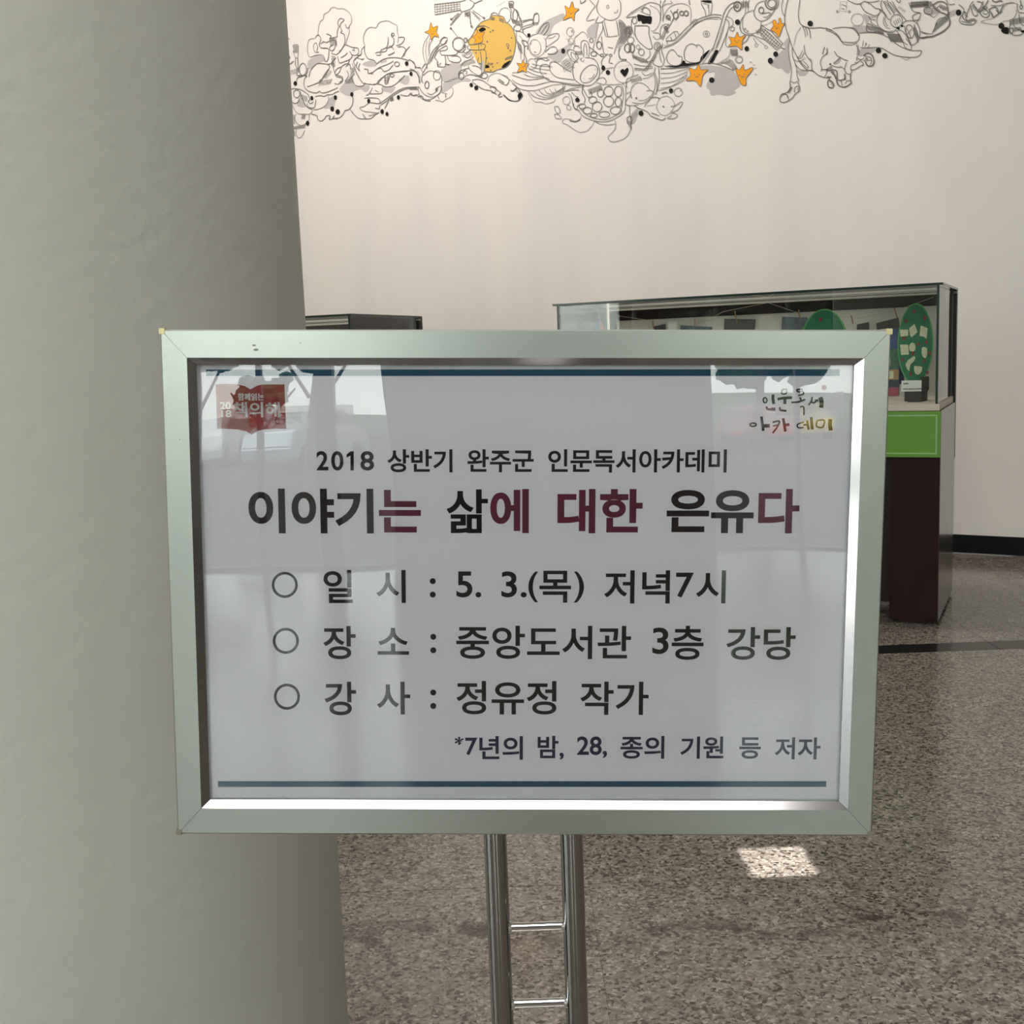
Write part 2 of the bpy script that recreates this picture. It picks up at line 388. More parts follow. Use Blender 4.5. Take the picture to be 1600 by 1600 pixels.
stand = empty('sign_stand', (.0087, 1.05, 0), 0, 'silver aluminium framed sign board on a twin-tube chrome floor stand', 'sign stand')
MSL = Matrix.Translation(stand.location).inverted() @ MS
def signpart(mb, name, m, **k):
    mb.v = [tuple(MSL @ Vector(v)) for v in mb.v]
    return mb.build(name, m, stand, **k)
HW, HH = .32, .2302
IW, IH = .2972, .2056       # inner edge of the flat face
PW, PH = .2905, .1995       # foot of the bevel, visible cover
rail_lab = ['top frame rail', 'bottom frame rail', 'left frame rail', 'right frame rail']
def rail(sd):
    # cross-section along the rail: outer edge, flat face, inner bevel, foot
    prof = [(HW, HH, -.022), (HW, HH, -.0012), (HW-.0012, HH-.0012, 0), (IW, IH, 0), (PW, PH, -.006), (PW, PH, -.0075), (IW, IH, -.022)]
    vs = []
    for sgn in (-1, 1):
        for (w_, h_, z_) in prof:
            if sd == 't': vs.append((sgn * w_, h_, z_))
            if sd == 'b': vs.append((sgn * w_, -h_, z_))
            if sd == 'l': vs.append((-w_, sgn * h_, z_))
            if sd == 'r': vs.append((w_, sgn * h_, z_))
    # hairline gap at the mitres
    g = .00018
    for i in range(len(vs)):
        x_, y_, z_ = vs[i]
        if sd in 'tb': vs[i] = (x_ - math.copysign(g, x_), y_, z_)
        else: vs[i] = (x_, y_ - math.copysign(g, y_), z_)
    n = len(prof)
    fs = [(i, (i+1) % n, n+(i+1) % n, n+i) for i in range(n)] + [tuple(range(n)), tuple(range(n, 2*n))[::-1]]
    return MB().add(vs, fs)
for sd in 'tblr':
    o = signpart(rail(sd), 'frame_rail', M_alu); o.data.materials.append(M_bevel)
    o.data.polygons[3].material_index = 1
for sx_, sy_, m in ((-1, 1, M_brass), (1, 1, M_brass), (-1, -1, M_dkcap), (1, -1, M_dkcap)):
    c0, c1 = HW - .0042, HW + .0010; d0, d1 = HH - .0042, HH + .0010
    b = MB().box(min(sx_*c0, sx_*c1), min(sy_*d0, sy_*d1), -.021, max(sx_*c0, sx_*c1), max(sy_*d0, sy_*d1), .0006)
    o = signpart(b, 'corner_cap', m, bevel=.0004); o['label'] = 'small brassy corner cap' if sy_ > 0 else 'small dull grey corner cap'
signpart(MB().box(-IW, -IH, -.020, IW, IH, -.0125), 'backing_board', M_plain)
signpart(MB().box(-PW - .003, -PH - .003, -.0100, PW + .003, PH + .003, -.0078), 'cover_sheet', M_acryl)['label'] = 'clear glossy acrylic cover sheet'
# scuffs on the top rail
for (px, py, rx, ry) in ((397, 539.5, 3.0, 1.5), (400, 546.5, 4.2, 2.0), (469, 536, 1, 1), (281, 687, 1, 1)):
    u, v = uv(px, py); k = .000575
    sc = MB().prism([(u + rx*k*math.cos(a*PI/5), v + ry*k*math.sin(a*PI/5)) for a in range(10)], .0, .00012, lambda a, b, h: (a, b, h))
    signpart(sc, 'scuff_mark', M_dkcap)
# tubes, rungs and foot
sl = stand.location
def sp(x, y, z): return (x - sl.x, y - sl.y, z - sl.z)
TXS = (-.0280, .0460); TYY = 1.045
for x_ in TXS:
    MB().tube(sp(x_, TYY, .03), sp(x_, TYY, 1.44), .0110, 40).build('tube', M_chrome_shade, stand, smooth=True)
k = 0
z_ = .9453
for z_ in [.9425 - .0805 * i for i in range(0, 11)]:
    r = MB().tube(sp(TXS[0] + .0095, TYY, z_), sp(TXS[1] - .0095, TYY, z_), .0043, 24)
    r.build('rung', M_chromeb, stand, smooth=True)
    for xa, xb in ((TXS[0] + .0095, TXS[0] + .0155), (TXS[1] - .0095, TXS[1] - .0155)):
        MB().tube(sp(xa, TYY, z_), sp((xa+xb)/2, TYY, z_), .0064, 20, r2=.0056).build('weld_collar', M_chromeb, stand, smooth=True)
for z_ in (1.16, 1.36):
    MB().box(TXS[0] - .02 - sl.x, TYY - .026 - sl.y, z_ - .012, TXS[1] + .02 - sl.x, TYY - .010 - sl.y, z_ + .012).build('clamp_bar', M_aludark, stand, bevel=.001)
MB().lathe([(0, .0), (.19, 0), (.19, .008), (.175, .02), (.04, .032), (0, .032)], (.009 - sl.x, TYY - sl.y, 0), 64).build('foot_plate', M_chrome_shade, stand, smooth=True)

# ---------------------------------------------------------------- the poster and its print
poster = empty('poster', MS.translation, 0, 'white event poster with Korean lettering held in the silver frame', 'poster')
poster.matrix_world = MS
ZP = -.0118
MB().box(-.2935, -.2025, ZP - .0004, .2935, .2025, ZP).build('sheet', M_paper, poster)
ZT = ZP + .00012
def pf(u, v, w=0): return (u, v, ZT + w)
def px2(poly): return [uv(a, b, ZP) for a, b in poly]
def textmesh(txt, bold=.0, shear=0):
    cu = bpy.data.curves.new('t', 'FONT'); cu.body = txt; cu.size = 1; cu.offset = bold; cu.shear = shear; cu.resolution_u = 6
    o = bpy.data.objects.new('t', cu); COL.objects.link(o)
    bpy.context.view_layer.update()
    dg = bpy.context.evaluated_depsgraph_get(); me = bpy.data.meshes.new_from_object(o.evaluated_get(dg))
    bpy.data.objects.remove(o); bpy.data.curves.remove(cu)
    return me
def put_text(txt, x0, y0, x1, y1, m, name='lettering', bold=.018, parent=poster, mb=None):
    """lettering filling the picture box (px of the sheet)"""
    me = textmesh(txt, bold)
    vs = [v.co for v in me.vertices]
    ax, bx = min(v.x for v in vs), max(v.x for v in vs); ay, by = min(v.y for v in vs), max(v.y for v in vs)
    ym = (y0 + y1) / 2; xm = (x0 + x1) / 2
    ua, ub = uv(x0, ym, ZP)[0], uv(x1, ym, ZP)[0]; va, vb = uv(xm, y1, ZP)[1], uv(xm, y0, ZP)[1]
    out = [(ua + (v.x - ax) / (bx - ax) * (ub - ua), va + (v.y - ay) / (by - ay) * (vb - va), ZT) for v in vs]
    fs = [tuple(p.vertices) for p in me.polygons]
    bpy.data.meshes.remove(me)
    if mb is not None: mb.add(out, fs); return
    return MB().add(out, fs).build(name, m, parent, fixn=False)
def words(lst, m, label, bold=.018, extra=None):
    line = empty('text_line', (0, 0, 0)); line.parent = poster; line['label'] = label
    for w in lst:
        bd = .014 if w[0] == '삶' else bold
        b = MB(); put_text(*w, None, bold=bd, mb=b)
        if w[0] == '삶':
            for s_ in (-.8, .8): put_text(w[0], w[1] + max(s_, 0), w[2], w[3] + min(s_, 0), w[4], None, bold=bd, mb=b)
        b.build('word', m, line, fixn=False)
    if extra:
        for nm, e in extra(): e.build(nm, m, line, fixn=False)
    return line
def ringp(b, cx, cy, r0, r1, n=40):
    o = [uv(cx + r0*math.cos(2*PI*i/n), cy + r0*math.sin(2*PI*i/n), ZP) for i in range(n)]
    i_ = [uv(cx + r1*math.cos(2*PI*i/n), cy + r1*math.sin(2*PI*i/n), ZP) for i in range(n)]
    b.add([pf(*p) for p in o + i_], [(i, (i+1) % n, n+(i+1) % n, n+i) for i in range(n)]); return b
def dotp(b, cx, cy, rx, ry=None, n=20):
    ry = ry or rx
    b.add([pf(*uv(cx + rx*math.cos(2*PI*i/n), cy - ry*math.sin(2*PI*i/n), ZP)) for i in range(n)], [tuple(range(n))]); return b
for q, lab in (([(322, 577.5), (1312, 577), (1312, 587.5), (322, 587.5)], 'upper dark teal bar'), ([(340.5, 1220.5), (1291, 1220.5), (1291, 1229.5), (340.5, 1229.5)], 'lower dark teal bar')):
    MB().add([pf(*p) for p in px2(q)], [(0, 3, 2, 1)]).build('colour_bar', M_blue, poster, fixn=False)['label'] = lab
def one():
    P = [(547.6, 705), (552.8, 705), (552.8, 735), (547.6, 735), (547.6, 711.8), (541.5, 715), (541.5, 710.3)]
    return [('word', MB().flat(px2(P), pf))]
words([('2', 494.5, 704.8, 513, 735), ('0', 517.5, 704.8, 536.7, 735.3), ('8', 563, 704.8, 584.5, 735.3), ('상반기', 605, 702, 707, 738), ('완주군', 730, 702, 834, 738), ('인문독서아카데미', 856.5, 702, 1135.5, 738.5)], M_brown_ink, 'small black heading with the year', bold=.022, extra=one)
words([('이야기', 388.3, 763.5, 583.7, 833.5), ('삶', 697.6, 764.5, 762.5, 833), ('은유', 1041.6, 765.5, 1177.7, 833)], M_brown_ink, 'black words of the large title', bold=.030)
words([('는', 592, 765.5, 657.7, 832), ('에', 766, 764, 826.3, 833), ('대한', 871, 764, 1004, 833.3), ('다', 1184.7, 764, 1249, 833.4)], M_crimson, 'crimson words of the large title', bold=.030)
def bul(cx, cy, dots):
    return lambda: [('bullet_ring', ringp(MB(), cx, cy, 20.4, 16.2))] + [('colon_dot', dotp(MB(), *d, 4.7)) for d in dots]
words([('일', 505.5, 890.5, 551, 942.3), ('시', 588, 890.5, 634, 942), ('5.', 713, 892.8, 752, 933.5), ('3.', 783.3, 892.8, 823, 933.5), ('(', 825.5, 893, 841, 941),
       ('목', 842.8, 891.7, 892.3, 941.7), (')', 896.5, 893, 912.5, 941.5), ('저녁', 944, 891, 1046.7, 943), ('7', 1056, 894.7, 1084, 933.8), ('시', 1087.5, 891, 1134, 942.8)],
      M_ink, 'black bulleted line with date and time', bold=.016, extra=bul(445, 913.9, [(676.2, 908), (676.2, 929)]))
words([('장', 505, 978, 556, 1030), ('소', 589.8, 981, 639, 1023), ('중앙도서관', 713, 977.7, 986, 1029.7), ('3', 1019.4, 980.5, 1044.7, 1022), ('층', 1049.5, 977.7, 1099.3, 1031), ('강당', 1134.7, 979.7, 1243, 1031)],
      M_ink, 'black bulleted line with the place', bold=.016, extra=bul(446.7, 1001.3, [(677, 995), (677, 1016)]))
words([('강', 507, 1065, 556.6, 1117.5), ('사', 589, 1065, 641, 1116.3), ('정유정', 713, 1064, 869.5, 1116.3), ('작가', 906.6, 1065, 1013.5, 1117)],
      M_ink, 'black bulleted line with the speaker', bold=.016, extra=bul(448.4, 1088.5, [(677, 1082), (677, 1103)]))
words([('*', 710.5, 1151, 724.5, 1164), ('7', 727, 1152.5, 746, 1180), ('년의', 749, 1150, 817, 1187), ('밤,', 840, 1149.5, 881, 1187), ('28,', 901.5, 1150.6, 948.5, 1184.5), ('종의', 969.5, 1149.8, 1038, 1185.5),
       ('기원', 1063, 1150.7, 1130.5, 1185.5), ('등', 1155, 1152, 1188.7, 1185.5), ('저자', 1210.6, 1152, 1282, 1186.5)], M_navy, 'navy footnote line naming the works', bold=.020)
# red open-book emblem
lg = [(337, 600.5), (352, 599.5), (370, 600.5), (382, 603), (391.5, 608.5), (400, 603.5), (408, 601), (420, 600.5), (444.5, 600.5), (447, 670), (430, 669.8), (412, 671), (401, 674), (393.2, 679), (385, 674), (372, 671), (355, 670), (339.3, 670)]
em = empty('book_emblem', (0, 0, 0)); em.parent = poster; em['label'] = 'brick red open book emblem with white lettering'
MB().flat(px2(lg), pf).build('emblem_ground', M_red, em, fixn=False)
ZT += .00012
b = MB()
for w in (('함께읽는', 372, 614.5, 412, 626), ('20', 344, 628, 360.5, 639.5), ('18', 346, 640.8, 361.8, 651.8), ('책의해', 364.5, 628.5, 437, 652)):
    if w[0][0] in '21': put_text(*w, None, bold=.02, mb=b); continue
    for s_ in (-.45, .45): put_text(w[0], w[1] + s_, w[2], w[3] + s_, w[4], None, bold=.008, mb=b)
    put_text(w[0], w[1], w[2] - .4, w[3], w[4] - .4, None, bold=.008, mb=b)
b.build('emblem_lettering', M_white, em, fixn=False)
# brush lettering at the right
def smooth(pts, closed=False, k=5):
    n = len(pts)
    if n < 3: return [tuple(p[:2]) for p in pts]
    out = []
    rng = n if closed else n - 1
    for i in range(rng):
        g = lambda j: pts[j % n] if closed else pts[max(0, min(n-1, j))]
        p0, p1, p2, p3 = g(i-1), g(i), g(i+1), g(i+2)
        for t_ in range(k):
            t = t_ / k
            out.append(tuple(.5*((2*p1[c]) + (-p0[c]+p2[c])*t + (2*p0[c]-5*p1[c]+4*p2[c]-p3[c])*t*t + (-p0[c]+3*p1[c]-3*p2[c]+p3[c])*t**3) for c in (0, 1)))
    if not closed: out.append(tuple(pts[-1][:2]))
    return out
def ribbon(mb, pts, w, fr, closed=False, sm=True, taper=False):
    P = smooth(pts, closed) if sm else [tuple(p) for p in pts]
    n = len(P)
    if n < 2: return
    L, R = [], []
    for i in range(n):
        a = P[(i-1) % n] if (closed or i > 0) else P[i]; c = P[(i+1) % n] if (closed or i < n-1) else P[i]
        dx, dy = c[0]-a[0], c[1]-a[1]; q = math.hypot(dx, dy) or 1
        ww = w/2 * ((.55 + .45*math.sin(PI*min(1, max(0, i/(n-1))))) if taper else 1)
        L.append((P[i][0]-dy/q*ww, P[i][1]+dx/q*ww)); R.append((P[i][0]+dy/q*ww, P[i][1]-dx/q*ww))
    vs = [fr(*p) for p in L] + [fr(*p) for p in R]
    m_ = n if closed else n-1
    mb.add(vs, [(i, n+i, n+(i+1) % n, (i+1) % n) for i in range(m_)])
b = MB(); Z = lambda p: (1080 + p[0]/4.706, 500 + p[1]/4.706)
fr_ = lambda x_, y_: pf(*uv(x_, y_, ZP))
def brush(pts, w, closed=False): ribbon(b, [Z(p) for p in pts], (w*1.15 + 2)/4.706, fr_, closed)
def ell(cx, cy, rx, ry, n=12, rot=0, a0=0, a1=2*PI):
    out = []
    for i in range(n):
        a = a0 + (a1-a0)*i/(n if abs(a1-a0-2*PI) < 1e-6 else n-1)
        x_, y_ = rx*math.cos(a), ry*math.sin(a)
        out.append((cx + x_*math.cos(rot) - y_*math.sin(rot), cy + x_*math.sin(rot) + y_*math.cos(rot)))
    return out
brush(ell(543, 590, 14, 19), 7, True); brush([(602, 548), (601, 580), (607, 618)], 17); brush([(552, 636), (562, 655), (600, 657), (618, 655)], 12); brush([(588, 655), (616, 656)], 19)
brush([(667, 512), (665, 540), (697, 541), (700, 510), (668, 512)], 7); brush([(634, 582), (680, 574), (741, 571)], 15); brush([(688, 578), (688, 618)], 18); brush([(652, 640), (655, 662), (700, 668)], 10)
brush([(820, 508), (778, 512), (788, 528), (818, 524), (824, 545), (786, 555)], 8); brush([(800, 568), (808, 592)], 10); brush([(735, 606), (790, 602), (838, 584)], 10); brush([(800, 640), (826, 640), (828, 700)], 8)
brush([(888, 565), (884, 592), (862, 628)], 9); brush([(884, 598), (898, 610), (915, 600)], 9); brush([(910, 596), (935, 590)], 14); brush([(948, 568), (958, 600), (955, 645)], 26)
brush(ell(455, 770, 23, 12), 9, True); brush([(516, 710), (522, 760), (530, 815)], 15); brush([(525, 780), (578, 776)], 22)
brush([(598, 752), (648, 744), (630, 790), (598, 832)], 9); brush([(600, 780), (636, 772)], 8); brush([(676, 722), (684, 770), (692, 820)], 15); brush([(688, 772), (722, 768)], 16)
brush([(828, 750), (782, 768), (788, 792), (826, 790)], 7); brush([(824, 772), (850, 768)], 9); brush([(852, 738), (862, 806)], 12); brush([(882, 714), (890, 804)], 16)
brush([(926, 738), (978, 738), (966, 788), (922, 782), (926, 738)], 8); brush([(1022, 728), (1020, 770), (1026, 812)], 23)
o = b.build('brush_lettering', M_ink, poster, fixn=False); o['label'] = 'two lines of black brush lettering'
b = MB(); dotp(b, 1080 + 977/4.706, 500 + 496/4.706, 3.9, 4.2); o = b.build('seal_mark', M_red, poster, fixn=False); o['label'] = 'tiny red seal mark'

# ---------------------------------------------------------------- the mural painted on the back wall
mural = empty('wall_mural', onwall(3, .002, 3.4), 0, 'black line mural of clouds, animals and rockets with orange stars painted along the cream wall', 'mural')
ML = Matrix.Translation(mural.location).inverted()
def wallfr(off):
    p0 = WP + WN * off
    return lambda x_, y_: tuple(hit(x_, y_, p0, WN) - mural.location)
WIN = {'A': (440, 0, 8), 'B': (440, 90, 7.273), 'C': (640, 0, 8), 'D': (800, 0, 6.665), 'E': (960, 0, 8), 'F': (1150, 0, 9.413), 'G': (1290, 0, 10), 'H': (1440, 0, 10)}
def cvt(wn, s):
    ox, oy, k = WIN[wn]; n = [float(v) for v in s.replace(',', ' ').split()]
    return [(ox + n[i]/k, oy + n[i+1]/k) for i in range(0, len(n), 2)]
FIG = {}
def D_(fig, wn, s, w=1.15, closed=False, light=False, sm=True):
    mb = FIG.setdefault((fig, light), MB()); ribbon(mb, cvt(wn, s), w*.9, wallfr(.0042 if light else .0045), closed, sm)
def C_(fig, wn, cx, cy, rx, ry, w=1.1, rot=0, light=False, a0=0, a1=2*PI):
    ox, oy, k = WIN[wn]; full = abs(a1-a0-2*PI) < 1e-6
    pts = ell(ox + cx/k, oy + cy/k, rx/k, ry/k, 16, rot, a0, a1)
    ribbon(FIG.setdefault((fig, light), MB()), pts, w, wallfr(.0042 if light else .0045), full)
def hatch(fig, wn, x0, y0, x1, y1, dx, dy, n, w=.8):
    for i in range(n):
        f = i/(n-1) if n > 1 else 0
        a, b_ = x0 + (x1-x0)*f, y0 + (y1-y0)*f
        D_(fig, wn, f'{a} {b_} {a+dx} {b_+dy}', w, sm=False)
def fill(name, m, wn, s, off, sm=True, closed=True, parent=mural):
    P = cvt(wn, s); P = smooth(P, True, 4) if sm else P
    return MB().flat(P, wallfr(off)).build(name, m, parent, fixn=False)
# grey washes
for wn, s in (('A', '330 770 420 700 515 680 540 760 450 790 380 850 330 850'), ('A', '1010 800 1090 760 1150 765 1190 800 1160 830 1060 830'),
    ('A', '860 870 900 850 910 900 890 960 900 1040 780 1040 850 960'), ('B', '790 110 830 150 800 200 820 300 880 330 990 310 990 370 940 390 900 360 830 380 800 430 740 430 660 380 680 320 740 270 790 200'),
    ('B', '1150 330 1280 330 1290 350 1250 400 1200 390 1140 370'), ('B', '1330 250 1430 200 1450 260 1420 310 1360 290'), ('B', '540 460 620 440 600 540 590 570 480 575 520 520'), ('B', '190 480 250 500 270 560 180 550'),
    ('C', '400 870 520 790 630 790 650 870 600 990 440 1030 390 960'), ('C', '430 1030 620 960 760 990 740 1020 660 1020 560 1060 500 1110 400 1170 420 1080'),
    ('C', '860 630 950 620 960 720 930 880 860 800'), ('D', '250 330 330 230 450 170 540 140 530 200 440 260 380 370 270 350'),
    ('D', '780 310 840 250 890 240 870 390 800 390'), ('D', '1110 215 1150 220 1190 270 1200 380 1170 460 1090 500 1120 400'), ('D', '360 590 520 500 620 450 600 520 510 640 460 650 400 610'),
    ('E', '1060 830 1240 820 1480 890 1560 1000 1560 1080 1500 1130 1520 1160 1420 1200 1310 1180 1210 1190 1190 1130 1150 1090 1170 1020 1240 980 1250 900 1180 910'),
    ('E', '50 250 100 260 150 330 160 450 130 540 50 560 20 640 60 500 70 400'), ('F', '770 560 700 640 720 700 620 800 520 920 500 950 560 985 620 1010 670 1005 720 1060 780 1080 800 980 770 760'),
    ('F', '900 1040 1050 1040 1030 1100 960 1120 920 1100'), ('G', '420 400 520 400 650 410 650 490 520 500 430 430'), ('G', '590 220 700 250 800 260 700 300 650 370 620 350'),
    ('G', '560 765 770 760 730 830 620 850 560 880 510 860'), ('H', '430 190 540 150 560 210 440 270 430 240'), ('G', '130 985 230 890 230 960 160 1010'),
    ('E', '1450 610 1530 600 1540 700 1460 690'), ('E', '210 1430 290 1350 310 1390 250 1540 200 1530')):
    fill('grey_wash', M_wash, wn, s, .0012)
# moon
moon = fill('moon', M_moon, 'C', '1010 205 1060 190 1170 210 1200 270 1270 330 1310 420 1325 520 1310 640 1270 760 1200 840 1100 870 1030 900 935 890 930 760 860 790 800 680 740 560 725 520 790 430 830 350 900 275 990 240', .002)
def fillw(name, m, wn, s, off, par=None, sm=True): return fill(name, m, wn, s, off, sm, parent=par or mural)
D_('moon', 'C', '1010 205 1060 190 1170 210 1200 270 1270 330 1310 420 1325 520 1310 640 1270 760 1200 840 1100 870 1030 900 935 890')
D_('moon', 'C', '725 520 790 430 830 350 900 275 990 240 1010 205')
for wn, s in (('C', '865 375 900 345 940 350 950 375 890 400'), ('C', '1150 845 1190 790 1265 755 1250 800 1200 840'), ('C', '945 815 985 815 995 845 945 850')): fillw('moon_crater', M_blk, wn, s, .003)
D_('moon', 'C', '860 340 920 320 1000 350'); D_('moon', 'C', '820 380 850 340 930 330'); hatch('moon', 'C', 1020, 210, 1060, 215, -5, 40, 5); hatch('moon', 'C', 1130, 225, 1175, 235, -5, 40, 5)
for x_, y_ in ((1010, 400), (1040, 380), (970, 520), (1275, 475), (1230, 600), (1258, 632), (965, 725), (1035, 795), (1040, 835), (1015, 880), (1095, 785), (830, 660), (870, 325)): C_('moon', 'C', x_, y_, 5, 5, 1.2)
C_('moon', 'C', 1225, 560, 16, 16, .9); hatch('moon', 'C', 980, 780, 1030, 785, -5, 30, 5); hatch('moon', 'C', 1200, 720, 1280, 690, -3, 35, 8)
# stars
def star(wn, s, face=None, rot=0):
    st = fill('orange_star', M_star, wn, s, .0035)
    mb = MB(); ribbon(mb, cvt(wn, s), .8, wallfr(.0045), True); 
    if face:
        ox, oy, k = WIN[wn]; cx, cy, r = ox + face[0]/k, oy + face[1]/k, face[2]/k
        a = math.radians(face[3]); R2 = lambda u, v: (cx + u*math.cos(a) - v*math.sin(a), cy + u*math.sin(a) + v*math.cos(a))
        for e in ((-.5, -.15), (.5, -.15)): ribbon(mb, [R2(e[0]*r - r*.12, e[1]*r), R2(e[0]*r + r*.12, e[1]*r)], 1.0, wallfr(.0047))
        ribbon(mb, [R2(-.3*r, .2*r), R2(0, .42*r), R2(.3*r, .2*r)], .9, wallfr(.0047))
    mb.build('star_outline', M_line, st, fixn=False)
star('C', '265 280 290 340 350 325 335 395 365 465 310 450 265 495 250 430 190 400 240 375', (285, 410, 45, -5))
star('C', '845 370 870 410 935 400 910 455 915 500 890 530 810 545 825 490 785 460 835 430', (868, 460, 35, 0))
star('C', '1415 745 1435 790 1490 795 1460 840 1455 905 1410 880 1345 910 1370 840 1340 790 1395 795', (1415, 825, 35, 10))
star('D', '625 15 645 80 695 95 655 135 645 215 610 180 530 210 565 140 550 60 595 85', (615, 130, 40, 10))
star('E', '1050 805 1085 870 1170 870 1105 940 1075 1080 1010 1010 895 1005 950 940 935 850 1010 870', (1030, 940, 60, -5))
star('E', '1535 400 1560 460 1640 440 1600 510 1590 620 1525 575 1430 580 1460 530 1430 460 1500 470', (1530, 510, 50, -5))
star('F', '105 945 125 1030 235 990 240 1030 150 1150 150 1240 105 1255 60 1210 -10 1010 50 1025', (90, 1110, 75, -15))
star('F', '655 270 670 340 715 345 680 400 670 440 625 545 580 480 510 440 545 390 540 310 575 295 600 345 630 335 630 275', (600, 400, 50, 15))
# black areas
for wn, s in (('C', '1165 1185 1190 1190 1240 1235 1310 1260 1360 1245 1350 1190 1385 1150 1412 1180 1405 1220 1350 1262 1290 1268 1230 1250'),
    ('E', '290 180 340 185 400 200 460 205 468 240 450 298 400 290 355 298 330 260 300 265 285 220'), ('E', '655 820 760 820 830 800 850 760 880 760 900 790 1000 785 1060 770 1090 700 1190 620 1150 690 1060 790 950 825 760 842'),
    ('E', '1165 788 1250 640 1290 625 1300 650 1270 700 1225 785'), ('E', '75 880 110 860 125 875 160 845 175 870 165 910 130 958 80 910'),
    ('H', '1240 475 1280 430 1350 430 1360 500 1350 530 1280 520'), ('H', '1550 480 1600 470 1620 480 1600 510 1560 505'), ('G', '1095 440 1150 420 1150 460'), ('G', '1170 400 1200 385 1215 410 1190 425'), ('E', '1095 5 1205 5 1200 35 1110 25')):
    fillw('black_patch', M_blk, wn, s, .0032)
# ink dots
DOTS = [('A', 1562, 793, 22, 30)] + [('B', *v) for v in ((155, 292, 20, 26), (343, 460, 17, 26), (610, 452, 18, 26), (798, 417, 18, 26), (575, 582, 22, 28), (637, 615, 25, 30), (295, 745, 20, 28), (990, 493, 17, 26), (1327, 452, 18, 26), (1142, 612, 20, 28), (1197, 640, 18, 24), (1470, 183, 18, 24))] + \
  [('C', 1490, 440, 20, 26), ('C', 770, 1062, 22, 26), ('C', 832, 1097, 25, 28)] + [('D', *v) for v in ((175, 367, 17, 22), (532, 530, 20, 27), (950, 707, 20, 27), (998, 753, 22, 25), (680, 1040, 23, 23))] + \
  [('E', *v) for v in ((1538, 275, 32, 34), (707, 1133, 26, 32), (1215, 1000, 34, 34), (332, 1415, 30, 35))] + [('F', *v) for v in ((1090, 345, 40, 42), (157, 715, 34, 38), (583, 795, 36, 40), (505, 893, 38, 45))] + \
  [('G', 825, 788, 42, 42), ('G', 925, 870, 42, 42), ('H', 577, 195, 44, 48), ('H', 1245, 405, 46, 48)]
for wn, cx, cy, rx, ry in DOTS:
    ox, oy, k = WIN[wn]
    MB().flat(ell(ox + cx/k, oy + cy/k, rx/k, ry/k, 14), wallfr(.0048)).build('ink_dot', M_dot, mural, fixn=False)
# --- clouds and little figures at the left
f = 'cloud'
D_(f, 'A', '455 430 460 350 480 270 520 240 530 180 580 150 620 100 660 90 710 110 760 105 820 135 865 190 875 270 840 335 845 400 820 480 800 550', light=True)
D_(f, 'A', '455 430 490 480 470 560 500 600 560 600'); D_(f, 'A', '420 480 440 440 470 440', 1); D_(f, 'A', '410 480 350 490 325 560 325 650 350 710 420 690 500 680', light=True)
D_(f, 'A', '430 530 400 560 410 640 460 660', light=True); D_(f, 'A', '430 530 450 580 440 640 465 655', 1); D_(f, 'A', '720 330 700 290 720 240 750 230 780 250 740 290 730 330', 1.2)
D_(f, 'A', '720 330 700 370 690 450'); D_(f, 'A', '730 330 750 380 740 410 780 430 790 520 760 600 720 640'); D_(f, 'A', '790 300 820 350 850 340'); D_(f, 'A', '560 420 620 450 600 480 650 470 700 455', 1.3)
D_(f, 'A', '490 550 520 520 560 530 600 510 660 500 680 540 650 620 610 630 600 590 640 560'); hatch(f, 'A', 600, 480, 680, 480, 10, 90, 7); D_(f, 'A', '500 600 580 605 590 660 580 740 550 770 530 720')
D_(f, 'A', '620 660 680 680 740 630 790 560 880 590 950 600 960 660 920 690 870 680'); D_(f, 'A', '700 700 720 780 780 770 850 740 880 700 850 640'); D_(f, 'A', '740 720 790 690 820 660'); D_(f, 'A', '880 620 910 630 900 600')
D_(f, 'A', '880 790 920 880 960 960 1010 1030', light=True); D_(f, 'A', '910 750 940 720 1000 740 1030 730'); D_(f, 'A', '920 820 900 760 960 700 990 690')
D_(f, 'A', '1040 575 1020 500 1030 430 1060 370 1110 340 1180 345 1210 290 1260 265 1330 260 1390 290 1440 320 1445 390 1460 460 1450 540', light=True)
D_(f, 'A', '1040 575 1000 620 990 680 940 690'); D_(f, 'A', '1035 580 1040 660 1080 730 1150 750 1190 800'); D_(f, 'A', '1460 465 1530 465 1520 520 1470 560 1430 570'); D_(f, 'A', '1330 460 1330 530 1310 590 1250 620 1230 650')
D_(f, 'A', '1380 410 1370 450 1400 480 1400 540 1380 570 1340 580'); C_(f, 'A', 1390, 430, 15, 18); D_(f, 'A', '1170 660 1220 650 1240 680 1200 690 1180 680'); D_(f, 'A', '1240 650 1300 640 1320 600 1380 590 1400 620'); D_(f, 'A', '1330 690 1380 670 1410 650', 1.5)
D_(f, 'A', '1190 795 1250 750 1300 730 1360 720 1450 720 1540 740 1590 760'); D_(f, 'A', '1080 920 1140 900 1190 860 1250 830 1330 800 1400 760'); D_(f, 'A', '1190 860 1240 850 1280 890 1340 870 1390 810'); C_(f, 'A', 1440, 800, 30, 28)
D_(f, 'A', '1030 860 1080 870 1080 910 1140 920', 1.3); hatch(f, 'A', 1240, 760, 1300, 740, 10, 30, 5); D_(f, 'A', '950 770 930 820 950 860 970 880'); D_(f, 'A', '980 790 960 840 980 890'); D_(f, 'A', '1200 1040 1250 980 1330 920 1420 900 1540 890 1600 880')
D_(f, 'A', '1450 590 1500 580 1550 610 1540 650 1500 720'); D_(f, 'A', '1600 580 1550 640 1530 700'); D_(f, 'A', '1290 960 1290 1040'); D_(f, 'A', '1330 940 1330 1040'); hatch(f, 'A', 1290, 970, 1290, 1030, 40, -15, 4); C_(f, 'A', 1380, 940, 25, 20)
